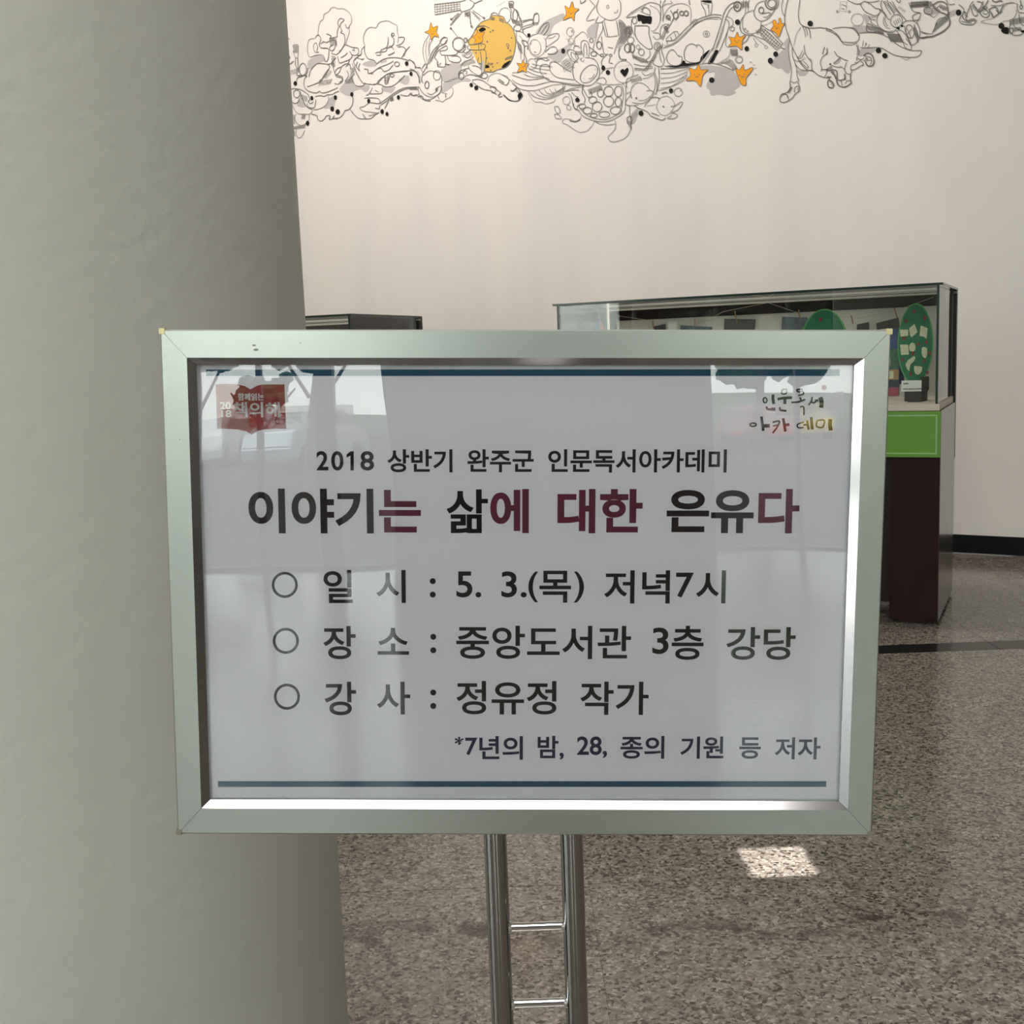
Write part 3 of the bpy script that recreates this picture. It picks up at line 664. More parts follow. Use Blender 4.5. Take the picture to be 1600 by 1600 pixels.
# old figure bottom-left
D_(f, 'A', '140 590 150 560 200 560 210 600 200 720 180 720 165 710 140 640', light=True); hatch(f, 'A', 150, 570, 200, 570, 0, 90, 6, .7); D_(f, 'A', '175 720 170 800 190 850 190 940'); D_(f, 'A', '200 720 205 820 220 900'); D_(f, 'A', '100 800 130 780 150 760', 1.4); C_(f, 'A', 265, 865, 45, 75)
D_(f, 'A', '80 490 100 480', 1); D_(f, 'A', '85 720 100 730 100 700', 1.4); hatch(f, 'A', 100, 880, 200, 850, 10, 60, 7); D_(f, 'A', '190 940 290 940 320 900 330 850'); D_(f, 'A', '340 960 360 880 420 810 470 790 570 800 640 790', 1.2)
D_(f, 'A', '570 800 600 830 570 900 530 960 470 1010'); D_(f, 'A', '640 760 620 800 660 830 640 760 680 720'); D_(f, 'A', '670 900 690 860 740 840 720 900 680 940 690 960'); D_(f, 'A', '690 960 740 970 760 1000 720 1030'); D_(f, 'A', '740 840 790 800 830 790 850 740')
D_(f, 'A', '640 830 660 900 680 950'); D_(f, 'A', '800 830 850 800 860 860'); hatch(f, 'A', 530, 960, 600, 880, 30, 20, 7); hatch(f, 'A', 620, 700, 620, 800, 50, 10, 6)
D_(f, 'B', '180 205 260 205 290 210 260 240 255 320 290 370 330 390'); D_(f, 'B', '170 270 180 230 240 210'); D_(f, 'B', '290 330 350 310 400 290 450 260 480 200 530 130'); hatch(f, 'B', 440, 260, 570, 240, -20, 60, 9); D_(f, 'B', '330 390 400 400 430 380 460 400 520 390 640 340')
D_(f, 'B', '380 440 440 430 480 440 520 420 570 420 600 400 650 380'); D_(f, 'B', '390 480 380 540 360 570 300 560 290 520'); D_(f, 'B', '530 430 530 480 500 540 430 580 360 590', light=True); D_(f, 'B', '100 360 150 350 230 370 300 420 320 480', 1.1); C_(f, 'B', 170, 410, 35, 45); D_(f, 'B', '110 500 150 520 190 500 200 460')
hatch(f, 'B', 220, 410, 290, 440, -10, 60, 6); D_(f, 'B', '210 380 240 480 290 560 350 590'); D_(f, 'B', '110 480 130 560 180 630 260 640 320 640 350 600', light=True); D_(f, 'B', '320 480 300 500 330 520 360 500')
D_(f, 'B', '340 640 400 660 410 700 450 720 490 690 510 660 550 660 540 700 600 690 660 680 700 640 720 600 760 590 800 540 810 480 800 400', 1.2); D_(f, 'B', '600 660 580 690 640 690')
D_(f, 'B', '780 590 820 640 870 685 940 695 1010 690 1060 650 1110 620', 1.1); D_(f, 'B', '920 640 940 670 960 690'); D_(f, 'B', '990 660 1060 640 1100 630 1030 620 950 610 900 590 890 565 940 550 990 510', light=True); D_(f, 'B', '940 460 990 455 1080 460 1110 480 1110 520 1010 510')
D_(f, 'B', '1110 520 1200 460 1280 400 1370 350 1450 335 1540 335'); D_(f, 'B', '1120 540 1210 480 1290 415 1380 365 1450 350 1540 350'); D_(f, 'B', '1170 580 1210 500 1230 460'); D_(f, 'B', '1060 570 1110 580 1110 540'); hatch(f, 'B', 1230, 450, 1260, 440, 10, 45, 5, 1.2)
D_(f, 'B', '1350 420 1430 435 1470 400 1490 430 1540 425 1560 410'); D_(f, 'B', '830 180 800 220 810 270 850 320 920 320 950 285'); D_(f, 'B', '830 100 850 170 900 260 930 290 1000 300 1060 305 1100 270'); D_(f, 'B', '1090 270 1150 220 1220 180 1320 160 1400 150 1500 150 1550 200 1570 290')
D_(f, 'B', '1040 300 1110 300 1180 330 1260 320 1330 270 1400 200', 1.1); D_(f, 'B', '960 430 1000 400 1030 340'); D_(f, 'B', '1000 410 1080 410 1140 400 1140 350'); D_(f, 'B', '1060 370 1100 390'); D_(f, 'B', '1440 20 1500 50 1530 110 1580 110'); D_(f, 'B', '1170 200 1180 300 1210 260 1230 190')
D_(f, 'B', '600 290 640 300 690 270 690 220 640 200 620 190'); D_(f, 'B', '740 150 760 200 720 270'); D_(f, 'B', '160 640 150 690 170 740 220 770 270 750 310 700 310 640', light=True); hatch(f, 'B', 130, 650, 130, 740, 20, 10, 6); hatch(f, 'B', 140, 780, 270, 760, -15, 40, 9, 1.1)
D_(f, 'B', '170 820 160 860 190 910 230 890 260 830', light=True); D_(f, 'B', '140 830 150 890', 1); hatch(f, 'B', 240, 640, 270, 650, -15, 50, 4)
D_(f, 'C', '0 740 60 800 70 860'); D_(f, 'C', '80 840 130 850 160 900'); D_(f, 'C', '0 1090 100 1085'); D_(f, 'C', '0 1115 100 1115'); D_(f, 'C', '0 1170 40 1190 90 1180'); D_(f, 'C', '0 860 60 880 110 950 120 1040', 1.4); hatch(f, 'C', 80, 900, 130, 1020, 30, -12, 7, .7)
# satellite, astronaut, rocket
f = 'satellite'
D_(f, 'C', '310 55 625 20 635 125 315 185', 1.5, True, sm=False)
for i in range(1, 4): D_(f, 'C', f'{312} {55+i*32} {628} {20+i*27}', .8, sm=False)
for i in range(1, 9): D_(f, 'C', f'{310+i*35} {55-i*4} {312+i*35} {183-i*7}', .7, sm=False)
D_(f, 'C', '625 20 700 0'); D_(f, 'C', '640 150 740 120 790 80 800 30 750 0'); D_(f, 'C', '800 45 910 0', 1.3); D_(f, 'C', '640 120 640 150', 1)
for s in ('610 160 520 240', '650 160 510 320', '620 165 505 310', '740 140 770 320', '755 130 760 300', '790 130 930 225', '770 140 880 260', '790 150 890 245', '515 350 600 460', '700 150 740 230', '690 170 740 200'): D_(f, 'C', s, 1.0, sm=False)
for c_ in ((520, 240), (515, 355), (775, 330), (930, 225)): C_(f, 'C', *c_, 10, 10)
hatch(f, 'C', 690, 150, 740, 140, 5, 60, 5, 1)
f = 'astronaut'
C_(f, 'C', 610, 550, 75, 85, 1.1); C_(f, 'C', 605, 550, 64, 76, .8, light=True); D_(f, 'C', '400 685 470 690 580 680 600 650 660 650 700 600'); D_(f, 'C', '310 720 340 650 400 600 460 570 460 620 380 640 400 690')
D_(f, 'C', '735 565 720 600 770 620 850 625 930 610 945 560 880 540 860 550 740 560', 1.1); D_(f, 'C', '860 550 865 620'); D_(f, 'C', '880 540 900 580'); D_(f, 'C', '700 500 730 500 740 560'); C_(f, 'C', 700, 500, 22, 26); C_(f, 'C', 690, 575, 14, 14)
D_(f, 'C', '470 700 500 760 600 780 640 740 600 700 520 700'); D_(f, 'C', '350 830 440 830 450 760 440 700'); D_(f, 'C', '310 720 350 770 350 830'); D_(f, 'C', '640 830 660 790 700 760 760 740 800 700'); hatch(f, 'C', 650, 790, 790, 740, 30, 40, 10, 1)
D_(f, 'C', '730 820 760 880 850 940 890 930 900 880 850 830 780 820'); D_(f, 'C', '620 970 610 920 640 880 700 860 740 850'); C_(f, 'C', 645, 950, 32, 42, 1.3); C_(f, 'C', 930, 945, 42, 36, 1.1); D_(f, 'C', '690 950 760 930 840 950 890 960'); D_(f, 'C', '660 900 690 880 720 900 700 920')
D_(f, 'C', '920 620 950 640 955 720 940 850 900 950 870 970', 1); D_(f, 'C', '880 640 900 760 890 860'); D_(f, 'C', '660 640 700 660 760 620'); D_(f, 'C', '680 700 730 720 780 680'); D_(f, 'C', '860 720 850 780 900 800'); hatch(f, 'C', 650, 680, 760, 640, 25, 30, 8, .9)
D_(f, 'C', '350 770 340 800 370 810 390 780', .9); D_(f, 'C', '440 800 500 805', 1.3)
f = 'rocket'
D_(f, 'C', '450 465 410 480 360 560 300 620 250 720 210 830 160 920', 1.1); D_(f, 'C', '460 500 430 550 370 580 320 640 270 740 240 800'); D_(f, 'C', '430 460 470 480 450 540 400 550 380 510 430 460', 1.1); hatch(f, 'C', 330, 590, 250, 740, 30, 25, 9, .9)
D_(f, 'C', '240 440 180 540 165 640 180 740 205 790', 1, light=True); D_(f, 'C', '290 490 250 560 250 650 270 690', 1, light=True); D_(f, 'C', '220 500 200 620 215 760', .9, light=True); D_(f, 'C', '250 480 235 600 240 700', .9, light=True)
D_(f, 'C', '170 940 230 890 300 890 380 920 400 1000 390 1120 360 1180 280 1210 200 1190 150 1140 110 1080 110 1140 130 1200 170 1240 260 1240 330 1200 390 1140 400 1080 350 1090 330 1140 270 1180 220 1160', 1)
C_(f, 'C', 215, 1060, 25, 45, 1.4); C_(f, 'C', 340, 940, 45, 60, .9); D_(f, 'C', '160 920 150 1000 170 1040'); C_(f, 'C', 335, 1120, 10, 18, 1.5); D_(f, 'C', '100 1210 150 1200 190 1250 260 1260', 1.6); D_(f, 'C', '320 1250 380 1260 410 1270 450 1240 520 1200 545 1130 520 1080', 1, light=True)
D_(f, 'C', '370 1240 350 1200'); D_(f, 'C', '450 1220 450 1170'); D_(f, 'C', '150 860 190 800 210 810 220 860'); D_(f, 'C', '390 1130 420 1160 470 1170', .9, light=True)
D_(f, 'C', '970 1020 1000 950 1060 915 1130 920 1230 980 1330 1070 1400 1160', 1, light=True); D_(f, 'C', '780 1000 850 990 920 1010 990 1060 1060 1100 1140 1160'); D_(f, 'C', '780 1020 860 1080 940 1120 1010 1130 1090 1180', 1.2); D_(f, 'C', '1000 1100 1030 1080 1080 1100 1060 1160 1020 1150'); D_(f, 'C', '1140 1160 1110 1190 1120 1210 1160 1200', 1.5)
D_(f, 'C', '1170 1190 1240 1240 1310 1265 1370 1250 1410 1190 1390 1150 1350 1100', 1.1); D_(f, 'C', '1150 930 1220 960 1240 1010 1210 1060 1150 1040 1100 1000'); hatch(f, 'C', 1110, 990, 1160, 1030, 25, 5, 6, 1); D_(f, 'C', '1260 1130 1300 1130 1340 1090', 2.2); hatch(f, 'C', 1310, 1120, 1350, 1160, 25, -15, 5, .9)
# second astronaut above the moon, moon rabbit
f = 'astronaut'
C_(f, 'C', 1190, 190, 75, 95, .9, light=True); D_(f, 'C', '1240 20 1295 20 1290 90 1320 120 1350 180 1390 240 1400 330 1420 400'); D_(f, 'C', '1240 20 1250 90 1270 130 1260 200 1290 260'); C_(f, 'C', 1318, 190, 30, 70, 1); hatch(f, 'C', 1235, 40, 1240, 90, 50, 5, 5, 1)
D_(f, 'C', '1010 190 1050 155 1110 180'); C_(f, 'C', 1345, 350, 45, 40, 1); D_(f, 'C', '1400 260 1450 250 1530 240 1540 290 1450 320 1400 340', 1); D_(f, 'C', '1540 290 1600 280'); D_(f, 'C', '1560 180 1545 230 1550 290'); D_(f, 'C', '1560 180 1600 165'); hatch(f, 'C', 1270, 230, 1370, 260, 20, 60, 9, .9)
D_(f, 'C', '1330 380 1400 400 1450 440 1470 470'); D_(f, 'C', '1370 440 1420 520 1430 640 1430 750', light=True); D_(f, 'C', '1330 400 1340 520 1380 640 1390 740', light=True); hatch(f, 'C', 1340, 500, 1390, 560, 20, 120, 5, .7); D_(f, 'C', '1400 510 1450 510 1480 560 1470 620')
D_(f, 'D', '20 90 60 120 80 200 110 260'); D_(f, 'D', '105 235 200 205 220 260 120 300 110 330'); D_(f, 'D', '215 250 225 170 240 140 270 140 280 190 270 240 240 255 215 250', 1)
for x_ in range(5): hatch('moon', 'C', 1090+x_*22, 75-x_*12, 1090+x_*22, 75-x_*12, 14, -6, 2, .6)
f = 'rabbit'
D_(f, 'D', '270 350 200 370 165 430 170 500 200 560 260 590 320 560 350 500 350 430 330 390', 1, light=True); C_(f, 'D', 240, 490, 58, 82, .9, rot=-.15, light=True); D_(f, 'D', '265 350 310 270 360 235 385 245 370 310 330 360', 1); D_(f, 'D', '300 350 340 290 370 250', .8); D_(f, 'D', '350 410 380 370 440 350 485 355 480 400 430 440 370 480 350 480', 1); D_(f, 'D', '370 400 420 390 450 370', .8)
D_(f, 'D', '345 540 400 490 450 490 470 530 440 560 370 560'); D_(f, 'D', '100 420 130 420 160 450'); D_(f, 'D', '100 430 120 470 160 480'); D_(f, 'D', '195 460 200 450', 1.2); D_(f, 'D', '230 540 250 545', 1.2); D_(f, 'D', '130 470 130 560 150 620 130 700')
C_(f, 'D', 605, 330, 38, 45, .9, light=True); C_(f, 'D', 612, 428, 26, 34, .9, light=True); C_(f, 'D', 625, 325, 8, 12, .9, light=True); C_(f, 'D', 205, 665, 45, 55, .9, light=True)
for i in range(4): D_(f, 'D', f'{160+i*15} {740-i*25} {230+i*25} {775-i*30} {330+i*30} {800-i*35}', .9)
D_(f, 'D', '0 780 60 800 180 830 350 810 390 830', 1); D_(f, 'D', '0 830 80 880 220 890 400 850 520 860', 1); D_(f, 'D', '0 870 100 930 240 940 400 890 540 870', .9); D_(f, 'D', '120 770 200 800 340 800', .9); D_(f, 'D', '0 760 120 740', .9)
D_(f, 'D', '290 700 300 760 370 830 460 850 600 870 740 890', 1); D_(f, 'D', '290 700 320 670 380 680 400 740 460 800 560 820 650 830', 1); D_(f, 'D', '390 690 400 650 440 640 480 660 560 720 620 750', 1); D_(f, 'D', '250 690 260 630 300 610 350 630 390 620'); D_(f, 'D', '230 610 350 600 370 620')
D_(f, 'D', '160 950 200 1020 240 1060 300 1060 350 1080 430 1060 450 1030', 1, light=True)
for i in range(6): D_(f, 'D', f'{170+i*55} {945-i*5} {240+i*45} {1010-i*12} {380+i*25} {1030-i*20} {540+i*4} {965-i*15}', .9)
D_(f, 'D', '530 870 540 950 620 920 750 900', 1); D_(f, 'D', '530 870 640 890 750 880', 1); D_(f, 'D', '550 950 640 935 700 940'); D_(f, 'D', '620 960 660 1000 690 1010'); D_(f, 'D', '590 970 620 1020 640 1110 680 1140')
D_(f, 'D', '700 600 640 660 630 740 650 820 720 880 800 890 870 850 910 780 900 690 860 620 800 600 760 600', 1.1); C_(f, 'D', 800, 768, 70, 110, 1, rot=.75); D_(f, 'D', '690 640 640 640 590 580 575 530 610 515 660 540 690 600', 1); D_(f, 'D', '670 640 620 590 615 545 650 560 670 610', .9); D_(f, 'D', '750 600 720 520 720 440 750 420 790 440 805 520 795 590', 1); D_(f, 'D', '750 580 745 500 760 450 775 500 780 580', .9)
D_(f, 'D', '865 725 870 720', 1.6); D_(f, 'D', '745 820 750 818', 1.6); D_(f, 'D', '795 820 830 810 860 770', .9)
D_(f, 'D', '655 470 650 400 690 360 730 330 770 350 790 400', 1, light=True); hatch(f, 'D', 510, 650, 600, 600, 40, 100, 7, .7); hatch(f, 'D', 520, 650, 600, 740, 50, -40, 6, .7); hatch(f, 'D', 665, 530, 730, 530, -10, 40, 6, 1); D_(f, 'D', '730 600 710 620 740 640 750 620', .9); D_(f, 'D', '560 400 640 460 650 480', .8, light=True); D_(f, 'D', '640 510 650 480 690 480 700 500')
# boy with tail, turtle, balloon
f = 'boy'
D_(f, 'D', '900 0 880 70 900 140 960 190 1030 210 1100 180 1130 120 1130 40 1115 0', 1); D_(f, 'D', '870 60 830 110 775 210 860 200', 1); D_(f, 'D', '900 170 870 230 930 230 970 200', 1); D_(f, 'D', '860 60 810 0'); D_(f, 'D', '710 0 715 35 745 20 770 0'); C_(f, 'D', 995, 70, 12, 18, .9, light=True); D_(f, 'D', '1060 130 1090 130 1100 100', .9)
D_(f, 'D', '900 240 880 320 870 400 850 470 840 530', 1, light=True); D_(f, 'D', '940 230 945 300 910 370 880 450 890 500', 1); D_(f, 'D', '960 230 980 310 995 375', 1); D_(f, 'D', '940 240 960 320 975 380', 1); D_(f, 'D', '1085 210 1100 290 1110 370', 1.2); D_(f, 'D', '980 380 1040 380 1100 370', 1); D_(f, 'D', '930 380 940 470 960 560 1000 560', 1); D_(f, 'D', '1115 390 1090 460 1060 560', 1)
D_(f, 'D', '1000 490 1050 500'); C_(f, 'D', 825, 420, 18, 22); C_(f, 'D', 850, 560, 30, 24); C_(f, 'D', 905, 470, 25, 40); C_(f, 'D', 935, 575, 14, 14); C_(f, 'D', 1025, 575, 16, 12); hatch(f, 'D', 800, 480, 900, 560, 30, 30, 6, 1)
D_(f, 'D', '990 570 950 600 930 650 940 700'); D_(f, 'D', '1020 600 1010 650 1050 660'); D_(f, 'D', '1130 480 1110 560 1130 620 1190 620', .9); C_(f, 'D', 1215, 320, 30, 50, 1); C_(f, 'D', 1205, 500, 32, 45, 1); hatch(f, 'D', 1190, 290, 1200, 350, 40, -5, 5, .9); C_(f, 'D', 1245, 500, 28, 45, 1)
f = 'turtle'
C_(f, 'D', 1160, 745, 100, 115, 1, light=True); hatch(f, 'D', 1110, 700, 1230, 680, 5, -8, 7, .6)
D_(f, 'D', '1190 860 1190 900 1200 910', 1); D_(f, 'D', '925 770 960 720 1060 700', 1, light=True); D_(f, 'D', '870 830 920 810 960 810 980 850 960 880 920 870 880 860', 1); D_(f, 'D', '980 880 1070 880 1130 880 1160 950 1150 1060 1130 1140 1080 1200 980 1240 880 1235 780 1200 710 1130', 1); D_(f, 'D', '1130 860 1180 900 1180 1040 1170 1150 1110 1210 1000 1260 880 1260 760 1220 690 1150 680 1100 740 1080', 1.3, light=True)
for (cx, cy, rx, ry) in ((1005, 950, 48, 52), (1105, 950, 38, 55), (1005, 1055, 52, 55), (1105, 1060, 32, 48), (885, 1110, 50, 52), (785, 1150, 45, 34), (960, 1190, 55, 32), (1080, 1150, 58, 40), (850, 1200, 35, 22), (730, 1105, 36, 26), (920, 970, 32, 40), (840, 1040, 42, 36)): C_(f, 'D', cx, cy, rx, ry, 1.1)
D_(f, 'D', '730 910 760 960 790 1010 830 1000 820 950'); hatch(f, 'D', 790, 930, 920, 880, 20, 50, 12, 1.1); D_(f, 'D', '860 1250 830 1310 780 1360 710 1375 650 1350 580 1300 525 1275 540 1240 600 1240 650 1260 700 1250 720 1200', 1, light=True); D_(f, 'D', '600 1255 660 1265 710 1240', 1.8)
D_(f, 'D', '1070 1250 1080 1300 1060 1360 1010 1410 1000 1440 1030 1470 1090 1470 1170 1440 1220 1380 1240 1300 1230 1260', 1.2, light=True); D_(f, 'D', '860 1260 920 1290 1000 1300 1070 1290', 1); C_(f, 'D', 565, 1045, 38, 42, .9, light=True); C_(f, 'D', 590, 1120, 22, 24, .9, light=True); D_(f, 'D', '440 1110 480 1110 500 1170 460 1170 440 1110', 1); D_(f, 'D', '440 1190 480 1190 515 1235 460 1230 440 1190', 1)
D_(f, 'D', '740 890 730 960 760 1030 750 1070'); D_(f, 'D', '640 1080 650 1130 700 1150'); hatch(f, 'D', 1195, 1220, 1235, 1280, 5, 70, 4, .9)
# fish and whale
f = 'fish'
D_(f, 'E', '215 1230 200 1150 230 1070 290 1035 360 1045 420 1090 440 1130', 1); D_(f, 'E', '400 1135 460 1130 480 1160 440 1210 380 1250 300 1255', 1); D_(f, 'E', '490 1120 490 1180 430 1250 350 1290 280 1290 220 1280', 1); D_(f, 'E', '150 1170 200 1150 190 1200 150 1250 140 1300 200 1320 300 1310', 1); C_(f, 'E', 272, 1225, 6, 6, 1.6)
D_(f, 'E', '190 1320 190 1420 200 1500 210 1600', 1); D_(f, 'E', '250 1320 300 1350 400 1390 460 1450 530 1480 600 1500 640 1470', 1.2); D_(f, 'E', '370 1340 400 1290 430 1260 450 1230', 1); D_(f, 'E', '520 1340 550 1250 600 1210 660 1200 720 1240 750 1310 700 1400 640 1440 570 1420 520 1340', 1, light=True); C_(f, 'E', 610, 1330, 5, 5, 1.4)
D_(f, 'E', '700 1330 760 1320 820 1280 850 1280 830 1330 780 1380 710 1400', 1.1); D_(f, 'E', '700 1420 740 1410 790 1445 740 1480 660 1480 720 1440', 1.1); D_(f, 'E', '460 1410 520 1430 560 1450'); D_(f, 'E', '440 1220 520 1215 570 1230', 1.2); D_(f, 'E', '400 1320 480 1310 520 1300', .8, light=True); D_(f, 'E', '590 1170 640 1150 660 1170', 2)
C_(f, 'E', 797, 1150, 52, 52, 1, light=True); C_(f, 'E', 825, 1130, 6, 10, .8, light=True); D_(f, 'E', '160 1470 200 1450 220 1500 200 1560', 1.4); hatch(f, 'E', 220, 1430, 280, 1380, -5, 70, 4, .6)
hatch(f, 'E', 200, 990, 320, 950, 20, 50, 9, 1); D_(f, 'E', '150 1090 150 1000 190 970 300 930', 1); D_(f, 'E', '340 900 380 940 430 930 470 910', 1); D_(f, 'E', '480 900 500 960 510 1040 500 1130', 1); D_(f, 'E', '350 980 420 970 480 930', .9)
# wizard, staff, ship
f = 'ship'
D_(f, 'E', '150 220 190 170 280 110 370 60 450 30 540 50 590 90', 1.1); D_(f, 'E', '150 220 220 210 290 200', 1.2); D_(f, 'E', '180 190 290 130 380 70', .9, light=True); D_(f, 'E', '340 140 360 100 400 95 440 130 445 180', 1.3); D_(f, 'E', '320 140 380 165 450 190', 1); C_(f, 'E', 250, 255, 28, 40, 1); D_(f, 'E', '440 60 540 120 570 200 560 290 500 380 450 380', 1, light=True)
D_(f, 'E', '255 320 340 320 425 330 430 420 460 540 470 600 420 610 350 560 290 500 255 420 255 320', 1.2); D_(f, 'E', '215 240 210 320 230 400 250 440', 1); C_(f, 'E', 165, 400, 32, 60, 1); hatch(f, 'E', 150, 350, 170, 430, 45, -5, 6, 1); C_(f, 'E', 200, 500, 42, 42, 1); C_(f, 'E', 160, 600, 38, 50, 1); C_(f, 'E', 225, 600, 26, 52, 1)
D_(f, 'E', '60 600 50 660 70 720 100 740 150 740', 1); D_(f, 'E', '220 660 260 720 330 770 420 770 480 750', 1); hatch(f, 'E', 220, 680, 400, 740, 15, 50, 13, 1); D_(f, 'E', '440 630 440 700 400 740', 1); C_(f, 'E', 335, 650, 35, 40, 1); C_(f, 'E', 295, 585, 22, 28, .9, light=True)
D_(f, 'E', '370 880 430 800 520 640 580 560', 1.3); D_(f, 'E', '395 890 450 800 540 650 600 570', 1.1); D_(f, 'E', '600 500 640 400 700 300 740 230', 1.3); D_(f, 'E', '580 490 620 390 680 290', 1.1); D_(f, 'E', '590 480 570 400 590 330 640 300 680 320', 1); hatch(f, 'E', 620, 350, 650, 410, 30, -15, 5, 1.2)
for c_ in ((670, 215, 25, 25), (765, 190, 28, 45), (840, 165, 26, 26), (895, 165, 26, 30), (640, 350, 18, 20)): C_(f, 'E', *c_, 1.6)
D_(f, 'E', '700 130 730 180 740 230 720 260'); D_(f, 'E', '790 110 780 150 800 200 760 250', 1.2); hatch(f, 'E', 645, 190, 690, 230, 10, 30, 5, 1.2)
D_(f, 'E', '580 0 570 60 580 160 570 260', 1.1); D_(f, 'E', '640 0 600 60 610 180 600 260', 1.1); D_(f, 'E', '600 80 640 50 720 40 700 10', 1); D_(f, 'E', '600 270 640 150 700 80 790 45 880 50 940 90 955 180 945 320', 1.1, light=True); D_(f, 'E', '930 0 940 60', 1.5)
D_(f, 'E', '640 490 720 410 780 390 800 430', 1); D_(f, 'E', '650 500 660 550'); D_(f, 'E', '700 460 720 510'); D_(f, 'E', '750 410 770 470'); D_(f, 'E', '480 410 540 410 570 440 560 480 520 490 480 450', 1); C_(f, 'E', 535, 580, 40, 55, 1); hatch(f, 'E', 515, 550, 515, 610, 40, -5, 4, .9)
D_(f, 'E', '610 600 740 550 830 480 910 400 1000 310 1080 260 1180 220 1300 215 1330 240', 1.2); D_(f, 'E', '640 510 740 500 820 430 920 330 1010 260 1120 210 1240 180 1340 190', 1.2); D_(f, 'E', '620 575 730 540 830 460 930 360 1040 275 1160 235 1300 240', 1, light=True)
D_(f, 'E', '960 290 990 250 1020 240 1030 270 980 310', 1); C_(f, 'E', 1148, 422, 40, 38, 1, light=True); C_(f, 'E', 1150, 425, 16, 15, .9)
D_(f, 'E', '1220 640 1290 430 1330 300 1370 160 1430 70 1500 30 1570 40 1580 90 1540 140 1500 120 1510 80 1540 90', 1.4); D_(f, 'E', '1270 600 1340 430 1370 300 1400 200 1450 110 1510 70', 1.2); D_(f, 'E', '1310 640 1390 450 1430 330 1420 260 1390 240', 1.2); D_(f, 'E', '1180 780 1250 640 1300 500 1350 330', 1, light=True); D_(f, 'E', '1100 790 1180 680 1220 600', 1)
D_(f, 'E', '1400 200 1470 240 1480 300 1450 340', 1); C_(f, 'E', 1470, 360, 28, 26, 1); D_(f, 'E', '1430 330 1400 450 1390 560 1430 590', 1); D_(f, 'E', '1450 600 1430 700 1350 760 1270 800', 1, light=True)
D_(f, 'E', '1085 0 1090 60 1130 130 1140 210', 1.1); D_(f, 'E', '1210 0 1220 80 1200 190', 1.1); D_(f, 'E', '1110 40 1170 70 1180 190', 1); D_(f, 'E', '1180 50 1170 100'); D_(f, 'E', '600 540 590 640 620 740 600 820 560 830 500 810 480 780 520 700', 1.1); D_(f, 'E', '560 640 570 720 590 780', 1)
D_(f, 'E', '870 640 900 580 960 545 1020 565 1060 560 1110 620 1105 690 1090 750 1030 780 960 780 890 750 870 690 870 640', 1.1); D_(f, 'E', '650 700 680 640 730 620 770 660 790 690 840 710 840 760 810 810 740 820 680 790 650 740 650 700', 1.1); D_(f, 'E', '1020 565 1030 590'); D_(f, 'E', '790 690 810 710')
D_(f, 'E', '620 820 760 845 900 830 1100 795 1230 790 1400 840 1490 885', 1.1); D_(f, 'E', '250 850 370 860 480 850', 1.1); D_(f, 'E', '580 860 750 850 920 840', 1); D_(f, 'E', '240 800 340 820 480 830', 1); hatch(f, 'E', 250, 860, 370, 870, 10, 20, 8, 1)
for i in range(5): D_(f, 'E', f'{575} {855+i*62} {720} {855+i*55} {850} {830+i*45} {930-i*5} {835+i*25}', .9)
D_(f, 'E', '510 840 500 900 530 1000 530 1150', 1); D_(f, 'E', '550 840 560 980 540 1100 510 1180', 1.1); D_(f, 'E', '540 1130 640 1110 760 1050 870 960', .9)
for i in range(5): D_(f, 'E', f'{1300+i*30} {800-i*15} {1380+i*22} {790-i*8} {1450+i*12} {830-i*8} {1490+i*12} {880-i*4}', .9)
C_(f, 'E', 1560, 740, 40, 42, .9, light=True); hatch(f, 'E', 1460, 620, 1530, 620, 5, 80, 7, .9)
# satellite dish beside the dinosaur
f = 'dish'
D_(f, 'F', '370 320 350 430 290 480 200 495 120 460 95 380 100 270 150 190 260 150', 1); D_(f, 'F', '50 390 80 470 150 510 250 520', 1.3); D_(f, 'F', '100 250 60 330 60 420', 1.3); D_(f, 'F', '260 150 270 230 310 280 370 310 440 290 510 230 570 130 560 90', 1.2); D_(f, 'F', '270 150 300 70 350 30 410 10', 1.1); C_(f, 'F', 370, 150, 35, 45, 1.6); D_(f, 'F', '380 200 430 190 510 190 450 250 400 250', 1.2)
C_(f, 'F', 525, 50, 60, 60, 1.4); C_(f, 'F', 520, 45, 85, 90, 1.2); C_(f, 'F', 525, 35, 105, 110, .9); C_(f, 'F', 130, 425, 14, 10, 1, light=True); C_(f, 'F', 170, 455, 12, 8, 1, light=True); D_(f, 'F', '100 130 110 0', 1); D_(f, 'F', '130 200 140 100 150 0', 1); D_(f, 'F', '180 180 175 60 200 0', 1); hatch(f, 'F', 80, 20, 180, 20, 5, 90, 8, .9)
D_(f, 'F', '370 370 450 420 520 460 620 570 690 640 650 690 600 740 560 700 430 590 360 510 370 370', 1.2, sm=False)
for i in range(3): D_(f, 'F', f'{400-i*15} {420+i*30} {520-i*25} {520+i*35} {660-i*20} {660+i*22}', 1.1)
hatch(f, 'F', 440, 430, 650, 630, -70, 90, 8, .9); D_(f, 'F', '230 510 360 560 450 600', 1); D_(f, 'F', '250 550 300 640', .8); D_(f, 'F', '260 530 430 670', .8); C_(f, 'F', 300, 665, 24, 24, .9, light=True); C_(f, 'F', 440, 690, 22, 22, .9, light=True); hatch(f, 'F', 290, 450, 370, 400, 30, 50, 6, 1.1); D_(f, 'F', '660 700 720 720', 1.4)
D_(f, 'F', '200 520 150 600 80 650', 1.2); D_(f, 'F', '370 370 450 360 530 310', .9, light=True); C_(f, 'F', 20, 90, 55, 70, 1.4); C_(f, 'F', 15, 90, 20, 28, 1.2); C_(f, 'F', 40, 880, 55, 45, .9, light=True)
for s in ('200 910 235 915', '250 960 275 955', '275 1005 305 1005', '270 1090 305 1095'): D_(f, 'F', s, .8)
